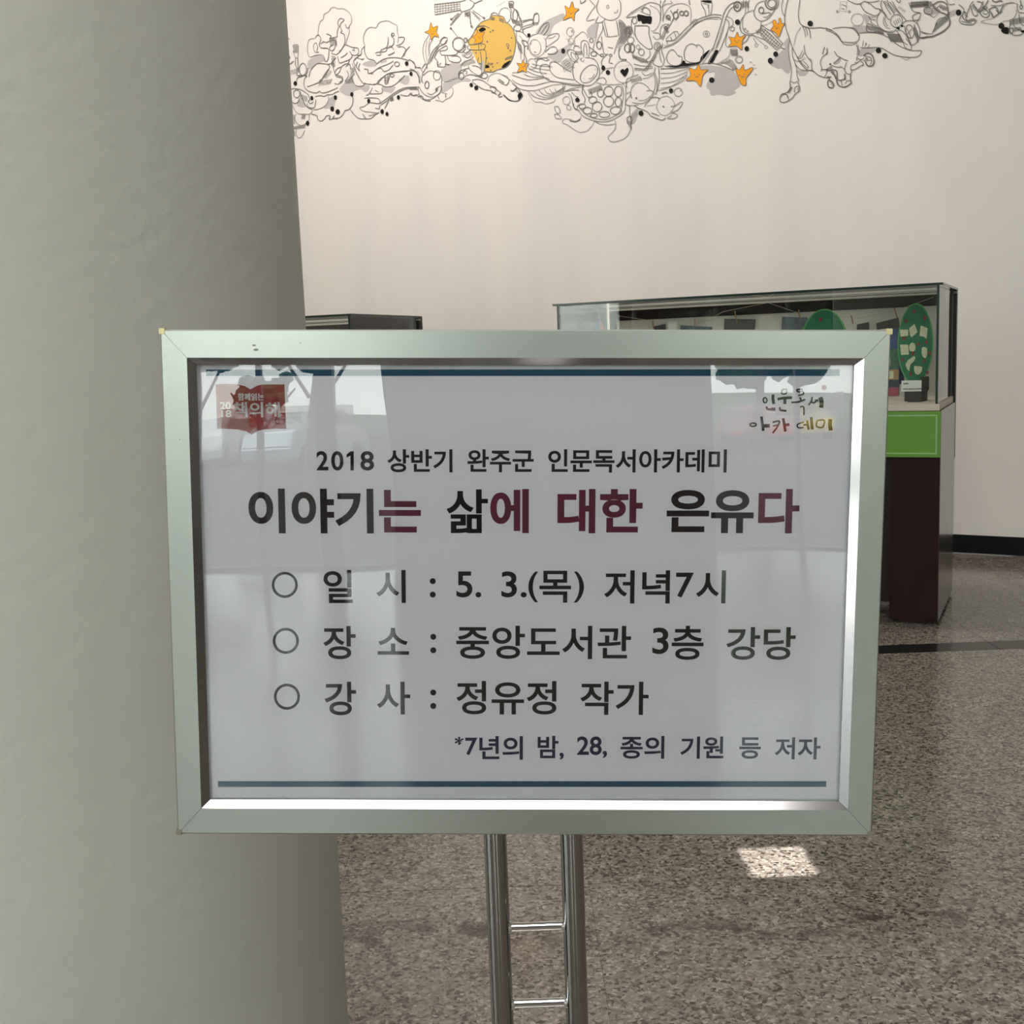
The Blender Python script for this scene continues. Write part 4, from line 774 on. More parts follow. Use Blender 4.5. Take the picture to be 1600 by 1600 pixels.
# dinosaur with sneakers
f = 'dinosaur'
D_(f, 'F', '775 -60 740 80 715 240 725 380 780 560 830 700 900 840 970 960 1060 1030 1130 1040 1200 1100 1290 1135 1380 1145', 1.3); D_(f, 'F', '945 -60 930 80 915 200 930 310 970 370 1080 410 1240 405 1412 440', 1.3); D_(f, 'F', '690 0 670 80 680 180 715 240', 1.1); D_(f, 'F', '950 400 880 520 850 670', 1, light=True); D_(f, 'F', '970 380 1010 460 1020 545', 1.1); D_(f, 'F', '1000 385 1040 450 1050 520', 1.1); D_(f, 'F', '1040 390 1080 450 1095 560', 1.3)
D_(f, 'F', '790 580 770 700 780 840 810 1000 810 1100 795 1190', 1.1); D_(f, 'F', '825 700 830 820 870 940 890 1010 895 1110 925 1190', 1.1); D_(f, 'F', '795 1190 850 1215 925 1190', 1.1); D_(f, 'F', '890 840 930 830 980 740', 1); D_(f, 'F', '900 860 960 850 1000 770', 1); D_(f, 'F', '850 870 900 900 960 890 1020 850', 1); D_(f, 'F', '940 890 1000 960 1060 1000 1050 960 990 900', 1); D_(f, 'F', '870 940 930 1010 1010 1035 1110 1030', 1); D_(f, 'F', '1000 660 1010 760 1050 840 1110 920 1110 1000 1140 1060', 1.2)
D_(f, 'F', '1080 860 1115 890', 1); D_(f, 'F', '1300 690 1270 800', 1.4); D_(f, 'F', '1340 700 1330 780 1270 840 1240 920 1260 1000 1250 1050', 1.2); D_(f, 'F', '1250 1020 1340 1020 1412 990', 1.4); D_(f, 'F', '1350 1010 1320 1100 1300 1130'); C_(f, 'F', 1385, 945, 6, 8, 1.2)
D_(f, 'F', '790 1200 795 1290 760 1350 700 1380 650 1430 650 1490 700 1505 750 1490 830 1440 870 1380 935 1330 930 1270 910 1210', 1.4); D_(f, 'F', '650 1440 660 1390 720 1380 760 1410 770 1470', 1.1); D_(f, 'F', '860 1360 860 1300 890 1270 920 1270', 1.3); D_(f, 'F', '900 1320 920 1300 915 1350', 1.1); hatch(f, 'F', 800, 1280, 755, 1355, 30, 12, 6, 1.3); D_(f, 'F', '690 1370 740 1390 760 1440', 1)
D_(f, 'F', '1380 1150 1350 1200 1360 1270 1412 1290', 1.2)
D_(f, 'G', '0 435 80 470 160 520 220 590 260 650 350 660 440 660 500 640 525 580 510 520 460 450 400 430 350 435', 1.2); D_(f, 'G', '0 465 90 500 180 560 240 640 290 690 370 700 440 690 490 670', 1.2); D_(f, 'G', '110 445 200 430 290 425 350 430 430 450 490 510 515 560', 1.2)
D_(f, 'G', '520 515 640 505 760 510 880 535 1000 600 1100 680 1200 740 1330 785 1440 790 1490 790 1490 830 1440 880 1340 895 1200 885 1080 860 960 800 880 755 800 740 660 745 540 745', 1.3); D_(f, 'G', '1170 880 1220 920 1280 930 1310 900', .9, light=True)
for s in ('590 630 580 690 570 735', '630 665 620 720', '690 690 660 740', '640 670 610 735'): D_(f, 'G', s, 1)
D_(f, 'G', '480 700 500 780 490 860', 1.4); D_(f, 'G', '500 700 520 790 510 860', 1.1); D_(f, 'G', '500 870 480 920 490 950', 1.3); D_(f, 'G', '135 800 180 870 240 900 290 930 350 950', 1.3); D_(f, 'G', '120 990 180 940 220 900', 1.2); D_(f, 'G', '115 1030 200 1050 240 1040 290 1080', 1.2); D_(f, 'G', '325 970 310 1020 295 1080', 1.2); C_(f, 'G', 72, 1003, 7, 7, 1.5); D_(f, 'G', '0 1090 60 1050 115 1020', 1.1)
D_(f, 'G', '10 770 30 800 10 850', 1.3)
for pts in ('390 1090 400 1020 460 1000 520 960 560 940', '390 1090 440 1090 500 1060 540 1030 590 1010', '560 960 590 1000 570 1030', '450 970 480 980', '490 910 560 930 600 900', '590 960 640 910'): D_(f, 'G', pts, 1.3)
D_(f, 'G', '590 870 650 830 710 850 750 920 750 990 710 1030 650 1020 620 960', 2.2); D_(f, 'G', '640 880 700 900 720 960 690 1010', 1.2); D_(f, 'G', '620 950 690 940 720 950', 1.1); hatch(f, 'G', 590, 860, 640, 930, 25, -10, 5, 1.2)
D_(f, 'G', '295 1080 310 1130 360 1160 400 1140 400 1080', 1.3); D_(f, 'G', '390 1160 390 1250 400 1290 340 1340 270 1360 200 1330 180 1270 190 1220', 1.9); D_(f, 'G', '300 1150 300 1220 250 1250 200 1250', 1.6); D_(f, 'G', '240 1260 260 1340', 1.2); D_(f, 'G', '300 1310 340 1260 390 1260', 1.2); hatch(f, 'G', 280, 1160, 290, 1240, 30, 10, 5, 1.1)
D_(f, 'G', '0 1090 60 1100 90 1090 130 1090 170 1110 180 1180 170 1260 190 1320', 1.8); D_(f, 'G', '80 1120 140 1180 160 1240', 2); hatch(f, 'G', 90, 1110, 150, 1220, 40, 10, 7, 1.1); D_(f, 'G', '40 1250 30 1300 50 1360 100 1370 130 1330 110 1290 60 1250 40 1250', 1.8); D_(f, 'G', '20 1200 90 1200', 1.8); hatch(f, 'G', 60, 1270, 100, 1340, 35, -15, 5, 1)
# gloved hand with car, radio
f = 'racer'
D_(f, 'G', '230 20 330 30 320 180 220 170', .9, True, light=True, sm=False); D_(f, 'G', '250 70 320 90', 1.6, light=True); D_(f, 'G', '250 130 290 140', 1.4, light=True); C_(f, 'G', 182, 178, 10, 10, 2, light=True); C_(f, 'G', 368, 178, 10, 10, 2, light=True); C_(f, 'G', 495, 305, 95, 95, .9, light=True)
D_(f, 'G', '340 0 400 30 470 60 540 55 600 20 640 30', 1.3); D_(f, 'G', '540 60 570 120 620 180 700 220 760 245 810 230 850 190 840 150', 1.3); D_(f, 'G', '640 30 720 80 770 125 840 140 900 180 950 250', 1.3); D_(f, 'G', '640 30 740 30 830 10 840 0', 1.2); D_(f, 'G', '670 250 700 300 780 310', 1.2)
D_(f, 'G', '850 190 800 280 810 380 850 430 930 480 1000 490 1060 480', 1.1); D_(f, 'G', '910 260 900 350 940 420 1010 450', 1); D_(f, 'G', '930 250 930 340 970 410', 1); C_(f, 'G', 1105, 325, 92, 100, 1.1, rot=.3); 
for i in range(4): D_(f, 'G', f'{1065+i*28} {330-i*18} {1080+i*28} {370-i*18} {1100+i*25} {390-i*18}', 1)
D_(f, 'G', '700 320 720 360 780 400 810 410', 1.2); D_(f, 'G', '650 370 700 380 760 420 840 440 900 480 960 500', 1.7); hatch(f, 'G', 650, 390, 880, 460, 30, 80, 13, 1.2); D_(f, 'G', '640 380 640 480 720 500 820 500 900 520', 1.4); hatch(f, 'G', 960, 520, 1150, 530, 60, 130, 14, 1.3); D_(f, 'G', '960 510 1060 500 1100 470 1200 640 1240 740 1330 775 1330 700 1250 600', 1.2)
D_(f, 'G', '1120 470 1190 480 1260 560 1310 660 1320 700', 1.2); D_(f, 'G', '1140 520 1200 640 1280 700', 1.1)
D_(f, 'G', '1190 380 1230 340 1310 320 1380 330 1440 390 1470 470 1470 560 1430 650 1360 700 1310 690', 1.3); C_(f, 'G', 1315, 490, 62, 105, 1.2, rot=-.2); D_(f, 'G', '1270 440 1340 600', 1.1); D_(f, 'G', '1350 440 1270 540', 1.1); D_(f, 'G', '1230 400 1250 500 1330 680', 1.3); hatch(f, 'G', 1390, 380, 1460, 560, -20, 110, 9, 1)
D_(f, 'G', '880 0 860 80 890 160', 1.4); D_(f, 'G', '960 0 1000 100 1070 220', 1.2); D_(f, 'G', '900 20 950 120 1020 230', 1.2); D_(f, 'G', '1040 20 1090 110 1180 230 1260 320', 1.2); D_(f, 'G', '1000 30 1080 130 1160 220', 1.2); D_(f, 'G', '850 150 900 200 980 300 1000 290', 1.2); hatch(f, 'G', 900, 40, 1060, 200, 40, -30, 9, 1); hatch(f, 'G', 1130, 120, 1220, 190, 30, -25, 5, .8); D_(f, 'G', '1100 0 1150 40 1170 0', 1.4)
D_(f, 'G', '1300 40 1330 120 1380 180 1470 200 1480 240 1440 310 1370 310 1360 250 1420 210 1480 200', 1.3); hatch(f, 'G', 1330, 30, 1600, 10, 10, 90, 20, 1.3); hatch(f, 'G', 1320, 80, 1560, 60, 30, 30, 14, 1.1)
D_(f, 'G', '1480 300 1430 330 1440 380', 1); D_(f, 'G', '1480 490 1540 520 1600 525', 1.2); D_(f, 'G', '1470 590 1540 585 1600 570', 2.4); D_(f, 'G', '1540 150 1600 110', 1); C_(f, 'G', 1600, 170, 70, 55, 1, rot=.4)
D_(f, 'H', '0 600 80 580 170 565 260 530 350 480 420 410 440 340 420 260 370 220 290 190 230 150 190 110 170 60', 2.4); D_(f, 'H', '190 70 250 30 320 25 380 60 410 130 415 230', 2); D_(f, 'H', '40 150 180 80 290 170 190 270 50 190', 1.1, True, sm=False); hatch(f, 'H', 60, 160, 190, 110, 90, 80, 6, .9)
D_(f, 'H', '160 530 210 420 250 320 310 280 370 280 410 320', 1.3); hatch(f, 'H', 190, 500, 400, 330, 35, -140, 10, 1.2); hatch(f, 'H', 280, 60, 400, 110, 10, 70, 8, 1); D_(f, 'H', '230 150 260 100 310 120 340 160', 1.2); D_(f, 'H', '0 495 80 520 160 530', 1); hatch(f, 'H', 0, 30, 150, 20, 5, 70, 9, 1.2); D_(f, 'H', '390 0 410 60 460 70 520 60', 1.2)
D_(f, 'H', '580 70 630 110 660 160 640 230 600 280 590 330 630 370 720 385 800 380 850 330 830 300 770 300 720 320 690 290 700 240 740 130 760 80 800 20', 1.4); D_(f, 'H', '640 250 660 300 720 330 800 320 840 330', 1.8); D_(f, 'H', '620 330 700 350 780 360', 1.2); D_(f, 'H', '660 180 700 200', 1.5); hatch(f, 'H', 650, 200, 690, 260, 30, -10, 4, 1.2)
D_(f, 'H', '760 90 780 150 800 220 840 250 880 220', 1.5); D_(f, 'H', '800 60 850 130 900 190 960 260 1020 270 1060 220 1010 160 940 100', 1.7); D_(f, 'H', '900 200 960 130 1010 60 1040 0', 1.7); D_(f, 'H', '880 180 930 90 960 20', 1.4); D_(f, 'H', '950 200 1000 220 1040 200', 1.2); D_(f, 'H', '860 20 940 40 970 120', 1.3); hatch(f, 'H', 780, 100, 860, 200, 40, -30, 6, 1.2); hatch(f, 'H', 900, 130, 1010, 90, 20, 60, 6, 1.3)
D_(f, 'H', '1050 150 1100 230 1120 270 1180 230 1250 180', 2); D_(f, 'H', '1050 150 1120 110 1180 130 1200 200', 1.8); D_(f, 'H', '1080 80 1200 90 1300 60 1400 40 1450 50', 1.2); D_(f, 'H', '1100 0 1150 30 1230 10 1260 30', 2); D_(f, 'H', '1160 150 1210 200 1260 110 1280 80', 1.6)
D_(f, 'H', '920 340 1000 310 1110 280 1170 240 1240 190 1270 110 1330 60 1420 45 1500 60', 1, light=True); D_(f, 'H', '920 345 1020 365 1130 380 1220 370 1280 330 1370 320', 1, light=True); D_(f, 'H', '1470 150 1480 200 1440 280 1400 310', 1.1)
D_(f, 'H', '1500 60 1490 130 1520 190 1600 200', 1.3); D_(f, 'H', '1380 320 1380 400 1370 450 1400 520 1450 550 1540 545 1590 510', 1.5); D_(f, 'H', '1430 310 1440 400 1500 450 1560 480', 1.4); D_(f, 'H', '1520 220 1530 300 1560 380 1600 400', 1.2); C_(f, 'H', 1555, 110, 20, 30, 1.2); C_(f, 'H', 1400, 480, 30, 45, 1.3); hatch(f, 'H', 1380, 300, 1600, 260, 10, 90, 12, 1.3); hatch(f, 'H', 1420, 430, 1540, 420, 20, 60, 7, 1.3); D_(f, 'H', '1540 0 1550 60 1560 90', 1.6)
LN = {'cloud': 'cloud_drawing', 'ship': 'sailing_ship_drawing', 'racer': 'racing_car_drawing', 'dish': 'satellite_dish_drawing'}
for (fg, lt_), mb in FIG.items():
    tag(mb.build(LN.get(fg, fg + '_drawing'), M_linel if lt_ else M_line, mural, fixn=False), kind='stuff')
# ---------------------------------------------------------------- display cases
class Case:
    def __init__(s, FR, ang, L, D, label, board):
        s.FR = Vector((*FR, 0)); s.e = Vector((-math.cos(ang), math.sin(ang), 0)); s.n = Vector((math.sin(ang), math.cos(ang), 0)); s.L = L; s.D = D
        # local frame: x = -e (to the right), y = n (depth), origin front right foot
        s.root = empty('display_case', s.FR, -ang, label, 'display case', 'dark wood display cases by the mural wall')
        r = s.root; H, HD = 1.766, 1.135
        B = lambda x0, y0, z0, x1, y1, z1: MB().box(-x1, y0, z0, -x0, y1, z1)      # x measured leftwards from the right end
        # legs / pedestals
        for x0, x1 in ((0, .245), (L - .245, L)):
            B(x0 + .004, 0.004, 0.02, x1, D, HD - .25).build('pedestal', M_wood, r, bevel=.002)
            B(x0 + .02, 0.03, 0, x1 - .02, D - .03, .02).build('plinth', M_woodd, r)
        for x0, x1 in ((0, .0035), (L - .0035, L)):
            for y0, y1 in ((.004, D * .5 - .002), (D * .5 + .002, D)):
                B(x0, y0, .02, x1, y1, HD - .012).build('side_panel', M_woodside, r)
        B(.245, .10, .09, L - .245, D - .06, HD - .25).build('recessed_panel', M_woodd, r)
        B(.0035, .006, HD - .249, L - .0035, D, HD - .013).build('body', M_wood, r, bevel=.001)
        g = B(-.001, -.012, .885, L + .001, .006, 1.121).build('front_panel', M_green, r, bevel=.002); g['label'] = 'bright green front panel'
        f = MB(); i_ = .017; t_ = .007; y0, y1 = -.0132, -.012
        for (x0, z0, x1, z1) in ((i_, .885+i_, L-i_, .885+i_+t_), (i_, 1.121-i_-t_, L-i_, 1.121-i_), (i_, .885+i_+t_, i_+t_, 1.121-i_-t_), (L-i_-t_, .885+i_+t_, L-i_, 1.121-i_-t_)):
            f.box(-x1, y0, z0, -x0, y1, z1)
        f.build('panel_line', M_greenl, g)
        B(.010, .012, HD - .012, L - .010, D, HD + .022).build('deck', M_deck, r, bevel=.001)
        # glass box
        z0, z1 = HD + .0, H - .012; a = .020; tk = .010
        B(a + tk, a, z0, L - a - tk, a + tk, z1).build('front_glass', M_glass, r)
        B(a, a + tk, z0, a + tk, D - .03, z1).build('side_glass', M_glass, r); B(L - a - tk, a + tk, z0, L - a, D - .03, z1).build('side_glass', M_glass, r)
        for x0 in (a, L - a - tk): B(x0 - .001, a - .001, z0, x0 + tk + .001, a + tk + .001, z1).build('glass_edge', M_gedge, r)
        for x0 in (a, L - a - tk): B(x0 - .001, D - .045, z0, x0 + tk, D - .03, z1).build('glass_edge', M_gedge2, r)
        B(.006, .006, z1, L - .006, D - .03, H).build('top_glass', M_glass, r)
        e = MB()
        for (x0, y0, x1, y1) in ((0, 0, L, .006), (0, .006, .006, D - .03), (L - .006, .006, L, D - .03)): e.box(-x1, y0, z1, -x0, y1, H)
        e.build('top_edge', M_gedge, r)
        # back: board, header, posts
        PB = L - .09
        B(.07, D - .018, HD + .022, PB, D - .006, 1.672).build('back_board', board, r)
        B(.0, D - .025, 1.672, L - .045, D, 1.735).build('header', M_woodd, r)
        B(.0, D - .030, 1.735, L - .045, D, 1.748).build('reflection_strip', M_board, r)  # pale strip modelled in place of a white reflected line
        B(.0, D - .028, 1.748, L - .045, D, H - .013).build('header', M_woodd, r)
        B(.0, D - .03, 0.8, .045, D + .03, H - .001).build('post', M_woodd, r, bevel=.001)
        B(L - .09, D - .025, HD, L - .045, D, 1.672).build('post', M_woodd, r)
    def loc(s, px, py, q):
        """point on the plane at depth q behind the front"""
        P = hit(px, py, s.FR + s.n * q, s.n); d = P - s.FR
        return (-d.dot(s.e), q, P.z)
    def w(s, p): return s.root.matrix_basis @ Vector(p)

case1 = Case((2.2034, 5.7894), .4547, 2.141, .8348, 'long dark walnut glass-topped display case with green front panel, right of the sign', M_board)
case2 = Case((-.935, 7.013), .375, 2.0, .97, 'dark glass-topped display case half hidden between the column and the sign', M_woodd)
c = case1
MR = Matrix.Translation(c.FR) @ Matrix.Rotation(-.4547, 4, 'Z')
def at_case(name, p, label, cat, group=None):
    o = empty(name, MR @ Vector(p), -.4547, label, cat, group); return o
def oval_board(px, py, pw, ph, q, blobs, dots, label, tilt=-.06):
    a = c.loc(px, py, q); l = c.loc(px - pw, py, q)[0]; r_ = c.loc(px + pw, py, q)[0]; tz = c.loc(px, py - ph, q)[2]; bz = c.loc(px, py + ph, q)[2]
    rx, rz = (r_ - l) / 2, (tz - bz) / 2; cx, cz = (l + r_) / 2, (tz + bz) / 2
    base = (cx, q, 1.157)
    root = at_case('oval_board', base, label, 'craft board', 'green oval craft boards in the glass case')
    dz = cz - 1.157
    fr = lambda u, v, h: (u, -h + v * tilt * 0, v + dz)
    MB().prism(ell(0, 0, rx, rz, 48), 0, .008, fr).build('board', M_oval, root)
    o = MB(); R1 = ell(0, 0, rx * 1.05, rz * 1.02, 48); 
    n = 48; R0 = ell(0, 0, rx * .985, rz * .99, 48)
    vs = [fr(*p, .010) for p in R1] + [fr(*p, .010) for p in R0] + [fr(*p, -.002) for p in R1] + [fr(*p, -.002) for p in R0]
    o.add(vs, [(i, (i+1) % n, n+(i+1) % n, n+i) for i in range(n)] + [(2*n+i, 2*n+(i+1) % n, (i+1) % n, i) for i in range(n)] + [(2*n+i, 3*n+i, 3*n+(i+1) % n, 2*n+(i+1) % n) for i in range(n)] + [(n+i, n+(i+1) % n, 3*n+(i+1) % n, 3*n+i) for i in range(n)])
    o.build('rim', M_ovalrim, root)
    def L2(x_, y_): p = c.loc(x_, y_, q); return (p[0] - cx, p[2] - 1.157 - dz)
    for (x_, y_, rr) in dots:
        u, v = L2(x_, y_); MB().prism([(u + rr*math.cos(k*PI/4), v + 1.35*rr*math.sin(k*PI/4)) for k in range(8)], .008, .011, fr).build('red_dot', M_reddot, root)
    for bl in blobs: MB().prism([L2(*p) for p in bl], .008, .016, fr).build('clay_shape', M_clay, root, bevel=.0015)
    # dark display block at its foot
    MB().box(-rx*.55, -.05, 0, rx*.7, .05, .055).build('foot_block', M_block, root, bevel=.002)
    MB().box(rx*.35, -.03, .055, rx*.8, .03, .13).build('foot_block', M_block, root, bevel=.002)
    return root
Zc = lambda x_, y_: (1385 + x_/10, 500 + y_/10)
blobs = [[Zc(*p) for p in bl] for bl in (
    [(215, 150), (345, 150), (348, 250), (225, 258)], [(360, 130), (445, 60), (492, 190), (400, 270), (375, 240)],
    [(540, 85), (650, 130), (632, 295), (590, 262), (522, 250)], [(220, 385), (345, 385), (358, 540), (235, 545)],
    [(370, 380), (400, 350), (440, 362), (462, 410), (455, 470), (415, 498), (370, 480), (358, 420)],
    [(560, 430), (590, 418), (642, 440), (645, 530), (620, 598), (580, 580), (552, 520)],
    [(440, 560), (460, 590), (440, 640), (378, 700), (365, 795), (330, 770), (303, 690), (340, 630)],
    [(440, 715), (565, 728), (560, 790), (530, 840), (490, 858), (450, 830), (437, 780)])]
dots = [(*Zc(*p), .0075) for p in ((310, 20), (282, 290), (505, 378), (628, 345), (415, 525), (262, 620), (590, 638), (382, 845), (640, 820), (680, 525), (600, -20))] + [(1428.5, 487, .0085), (1416, 501, .007), (1444.5, 496, .007)]
oval_board(1430.5, 537, 26.5, 62, .33, blobs, dots, 'tall green oval board with cream clay shapes and red dots beside the label card')
oval_board(1288, 548, 37, 64, .33, [[(1270, 540), (1282, 538), (1284, 552), (1271, 553)], [(1300, 545), (1310, 542), (1312, 556), (1302, 558)]], [(1282, 499.5, .009), (1300, 520, .008)], 'green oval board mostly hidden behind the sign frame, with one red dot showing')
# label card
p = c.loc(1424, 612.5, .20)
card = at_case('label_card', (p[0], .20, 1.157), 'small white label card with two printed lines before the tall green oval board', 'label card')
hw = (c.loc(1440, 600, .2)[0] - c.loc(1408.5, 600, .2)[0]) / 2; z0 = c.loc(1424, 611.5, .2)[2] - 1.157; z1 = c.loc(1424, 594.5, .2)[2] - 1.157
MB().box(-hw, -.002, z0, hw, .002, z1).build('card', M_card, card)
MB().box(-hw*.35, .002, 0, hw, .022, z0 + .02).build('holder', M_block, card)
lt = MB()
for (u0, u1, v) in ((-.8, -.35, .72), (-.8, .9, .22)):
    x_ = u0
    while x_ < u1:
        wd = random.uniform(.05, .10); hgt = .16 if v > .5 else .13
        lt.box(x_*hw, -.0026, z0 + (z1-z0)*(v-hgt/2), (x_+wd)*hw, -.002, z0 + (z1-z0)*(v+hgt/2)); x_ += wd + .05
lt.build('printed_line', M_ink, card)
# colourful picture boards standing in the case, seen between sign and oval board
def slab(name, x0, y0, x1, y1, q, m, label, cat, group=None, th=.012, extra=None):
    a = c.loc(x0, y1, q); b_ = c.loc(x1, y0, q)
    cx = (a[0] + b_[0]) / 2; hw = abs(b_[0] - a[0]) / 2; z0, z1 = min(a[2], b_[2]), max(a[2], b_[2])
    r = at_case(name, (cx, q, z0), label, cat, group)
    MB().box(-hw, -th/2, 0, hw, th/2, z1 - z0).build('panel', m, r, bevel=.001)
    if extra: extra(r, hw, z1 - z0, -th/2)
    return r
M_cb = mat('blue_print', (.028, .055, .20), rough=.5, noise=.6, nscale=30); M_cg = mat('green_print', (.045, .13, .075), rough=.5, noise=.7, nscale=40)
M_co = mat('orange_print', (.36, .20, .075), rough=.5, noise=.4, nscale=40); M_cd = mat('dark_navy_print', (.02, .035, .045), rough=.5, noise=.4, nscale=40); M_cr = mat('rose_print', (.34, .04, .07), rough=.5)
def pic(r, hw, h, y):
    n = 5
    for i, (m, f0, f1) in enumerate(((M_cr, 0, .13), (M_cd, .13, .24), (M_co, .24, .40), (M_cg, .40, .70), (M_cb, .70, 1.0))):
        MB().box(-hw + .002, y - .0015, h * f0 + .001, hw - .002, y, h * f1 - .001).build('picture_band', m, r)
    MB().box(-hw*.1, y - .0025, h*.26, hw*.5, y - .0015, h*.37).build('picture_patch', M_clay, r)
    MB().box(-hw*.2, y - .0025, h*.46, hw*.2, y - .0015, h*.56).build('picture_patch', M_card, r)
slab('picture_board', 1370, 513, 1406, 619, .42, M_cb, 'colourful blue, green and orange picture board beside the tall oval board', 'picture board', extra=pic)
slab('blue_board', 1400, 565, 1413, 600, .47, M_cb, 'narrow dark blue board just left behind the tall oval board', 'board')
# photo prints pegged to a string before the white back board
qs = c.D - .06
sg = MB(); Ls = [c.loc(*p, qs) for p in ((962, 493), (1060, 507), (1100, 503), (1130, 487), (1200, 473), (1262, 494), (1345, 497), (1395, 487), (1459, 464))]
sg.path(Ls, .0012, 5)
st = sg.build('string', M_string); st.matrix_basis = MR
tag(st, 'thin string strung along the back of the glass case holding pegged prints', 'string')
prints = [([(1022, 510), (1040, 506), (1042, 530), (1020, 532)], (1020.5, 500, 1021, 513), M_photo, 'brownish print under a peg at the left part of the string'),
          ([(1063, 508), (1113, 511), (1113, 535), (1063, 535)], (1086, 498, 1086, 511), M_photob, 'blue-grey landscape print on the string, second from the left'),
          ([(1132, 498), (1181, 499), (1178, 528), (1130, 528)], (1148, 486, 1152, 503), M_photo, 'dark print with black trees, third from the left on the string'),
          ([(1222, 495), (1262, 496), (1262, 525), (1220, 525)], (1248, 484, 1250, 500), M_photob, 'grey-blue print hidden partly by the left oval board'),
          ([(1339, 507), (1358, 503), (1359, 530), (1338, 530)], (1330, 493, 1333, 506), M_photo, 'small dark print with a sloping edge right of the left oval board'),
          ([(1369, 505), (1404, 496), (1408, 524), (1372, 528)], (1397, 481, 1402, 497), M_photo, 'tilted dark print beside the tall oval board')]
for poly, pg, m, lab in prints:
    P = [c.loc(*p, qs + .004) for p in poly]
    cx = sum(p[0] for p in P)/4; zt = max(p[2] for p in P)
    r = at_case('photo_print', (cx, qs + .004, zt), lab, 'photo print', 'prints pegged to the string in the case')
    MB().prism([(p[0]-cx, p[2]-zt) for p in P], 0, .001, lambda u, v, h: (u, -h, v)).build('print', m, r)
    bb = [( (p[0]-cx)*.9 + sum(q[0]-cx for q in P)/4*.1, (p[2]-zt)*.9 + sum(q[2]-zt for q in P)/4*.1) for p in P]
    a = c.loc(pg[0], pg[1], qs); b_ = c.loc(pg[2], pg[3], qs)
    MB().tube((a[0]-cx, -.006, a[2]-zt), (b_[0]-cx, -.006, b_[2]-zt), .0045, 4).build('clothes_peg', M_peg, r)
slab('white_card_and_glint', 1044, 503, 1058, 530, qs + .02, M_card, 'white slab standing in for a reflection between the first two prints', 'card', th=.002)  # no real card: white slab added as a bright reflection on the glass
# ribbon pennant
P = [c.loc(*p, .5) for p in ((936, 498), (924, 525), (929, 525), (937, 506), (946, 525), (951, 525))]
cx = P[0][0]; zt = P[0][2]
r = at_case('ribbon_pennant', (cx, .5, zt), 'blue and red ribbon hanging in a pointed loop at the left end of the case', 'ribbon')
q2 = lambda p: (p[0]-cx, p[2]-zt)
fr5 = lambda u, v, h: (u, -h, v)
MB().prism([q2(P[0]), q2(P[1]), q2(P[2]), q2(P[3])], 0, .003, fr5).build('blue_ribbon', mat('ribbon_blue', (.05, .10, .32), .6), r)
MB().prism([q2(P[0]), q2(P[3]), q2(P[4]), q2(P[5])], 0, .003, fr5).build('red_ribbon', mat('ribbon_red', (.45, .07, .08), .6), r)
MB().tube((0, 0, 0), (0, 0, 1.754 - zt), .0008, 5).build('thread', M_string, r)
# ---------------------------------------------------------------- forecourt outside (seen mirrored in the sign's cover)
M_pave = mat('pale_paving', (.075, .073, .07), rough=1, spec=0, noise=.1, nscale=2)
M_leaf = mat('tree_leaves', (.10, .19, .045), rough=.7, noise=.6, nscale=3)
M_leafd = mat('pine_leaves', (.05, .11, .04), rough=.7, noise=.5, nscale=3)
M_trunk = mat('tree_bark', (.13, .10, .08), rough=.9)
M_hill = mat('wooded_hill', (.10, .135, .07), rough=1, spec=0, noise=.4, nscale=.3)
M_car = mat('car_paint', (.55, .60, .64), rough=.2, metal=.5, coat=1); M_cargl = mat('car_glass', (.02, .03, .035), rough=.05); M_tyre = mat('tyre', (.02, .02, .02), rough=.8)
M_ora = mat('orange_paint', (.70, .10, .03), rough=.3, coat=1); M_yel = mat('yellow_paint', (.75, .50, .08), rough=.4)
tag(MB().box(-80, -90, -.35, 60, YB - .3, -.13).build('forecourt', M_pave), kind='structure')
h = MB()
N = 40
for i in range(N):
    for j in range(2): pass
prof = [(-90 + 170*i/N, 0.7 + 1.3*math.sin(i*.21)**2 + .6*math.sin(i*.5+1)) for i in range(N+1)]
vs = []
for x_, z_ in prof: vs += [(x_, -88, -.2), (x_, -80, z_), (x_, -66, -.2)]
fs = []
for i in range(N):
    a = 3*i; fs += [(a, a+3, a+4, a+1), (a+1, a+4, a+5, a+2)]
h.add(vs, fs)
tag(h.build('hill', M_hill, smooth=True), kind='structure')
def blob(mb, c_, r, seed):
    bm = bmesh.new(); bmesh.ops.create_icosphere(bm, subdivisions=2, radius=r); rn = random.Random(seed)
    for v in bm.verts: v.co *= rn.uniform(.72, 1.18)
    b0 = len(mb.v)
    for v in bm.verts: mb.v.append((v.co.x + c_[0], v.co.y + c_[1], v.co.z*.8 + c_[2]))
    for f in bm.faces: mb.f.append(tuple(b0 + v.index for v in f.verts))
    bm.free()
def tree(x_, y_, ht, cr_, m, label, lean=0, n=16):
    r = empty('tree', (x_, y_, -.13), 0, label, 'tree', 'trees outside the entrance')
    MB().tube((0, 0, 0), (lean, 0, ht*.7), .08, 10, r2=.05).tube((lean, 0, ht*.45), (lean + .8, .2, ht*.8), .04, 8, r2=.02).tube((lean*.5, 0, ht*.5), (lean - .7, .1, ht*.8), .035, 8, r2=.02).build('trunk', M_trunk, r, smooth=True)
    mb = MB(); rn = random.Random(int(x_*10))
    for i in range(n*4):
        a = rn.uniform(0, 2*PI); q = rn.uniform(0, cr_)
        blob(mb, (lean + q*math.cos(a), q*math.sin(a), ht*.78 + rn.uniform(-.35, .35)*cr_*1.2), rn.uniform(.16, .34)*cr_, i)
    mb.build('foliage', m, r)
tree(-6.3, -19, 3.7, 1.0, M_leafd, 'low dark pine seen at the left edge of the entrance glass', n=12)
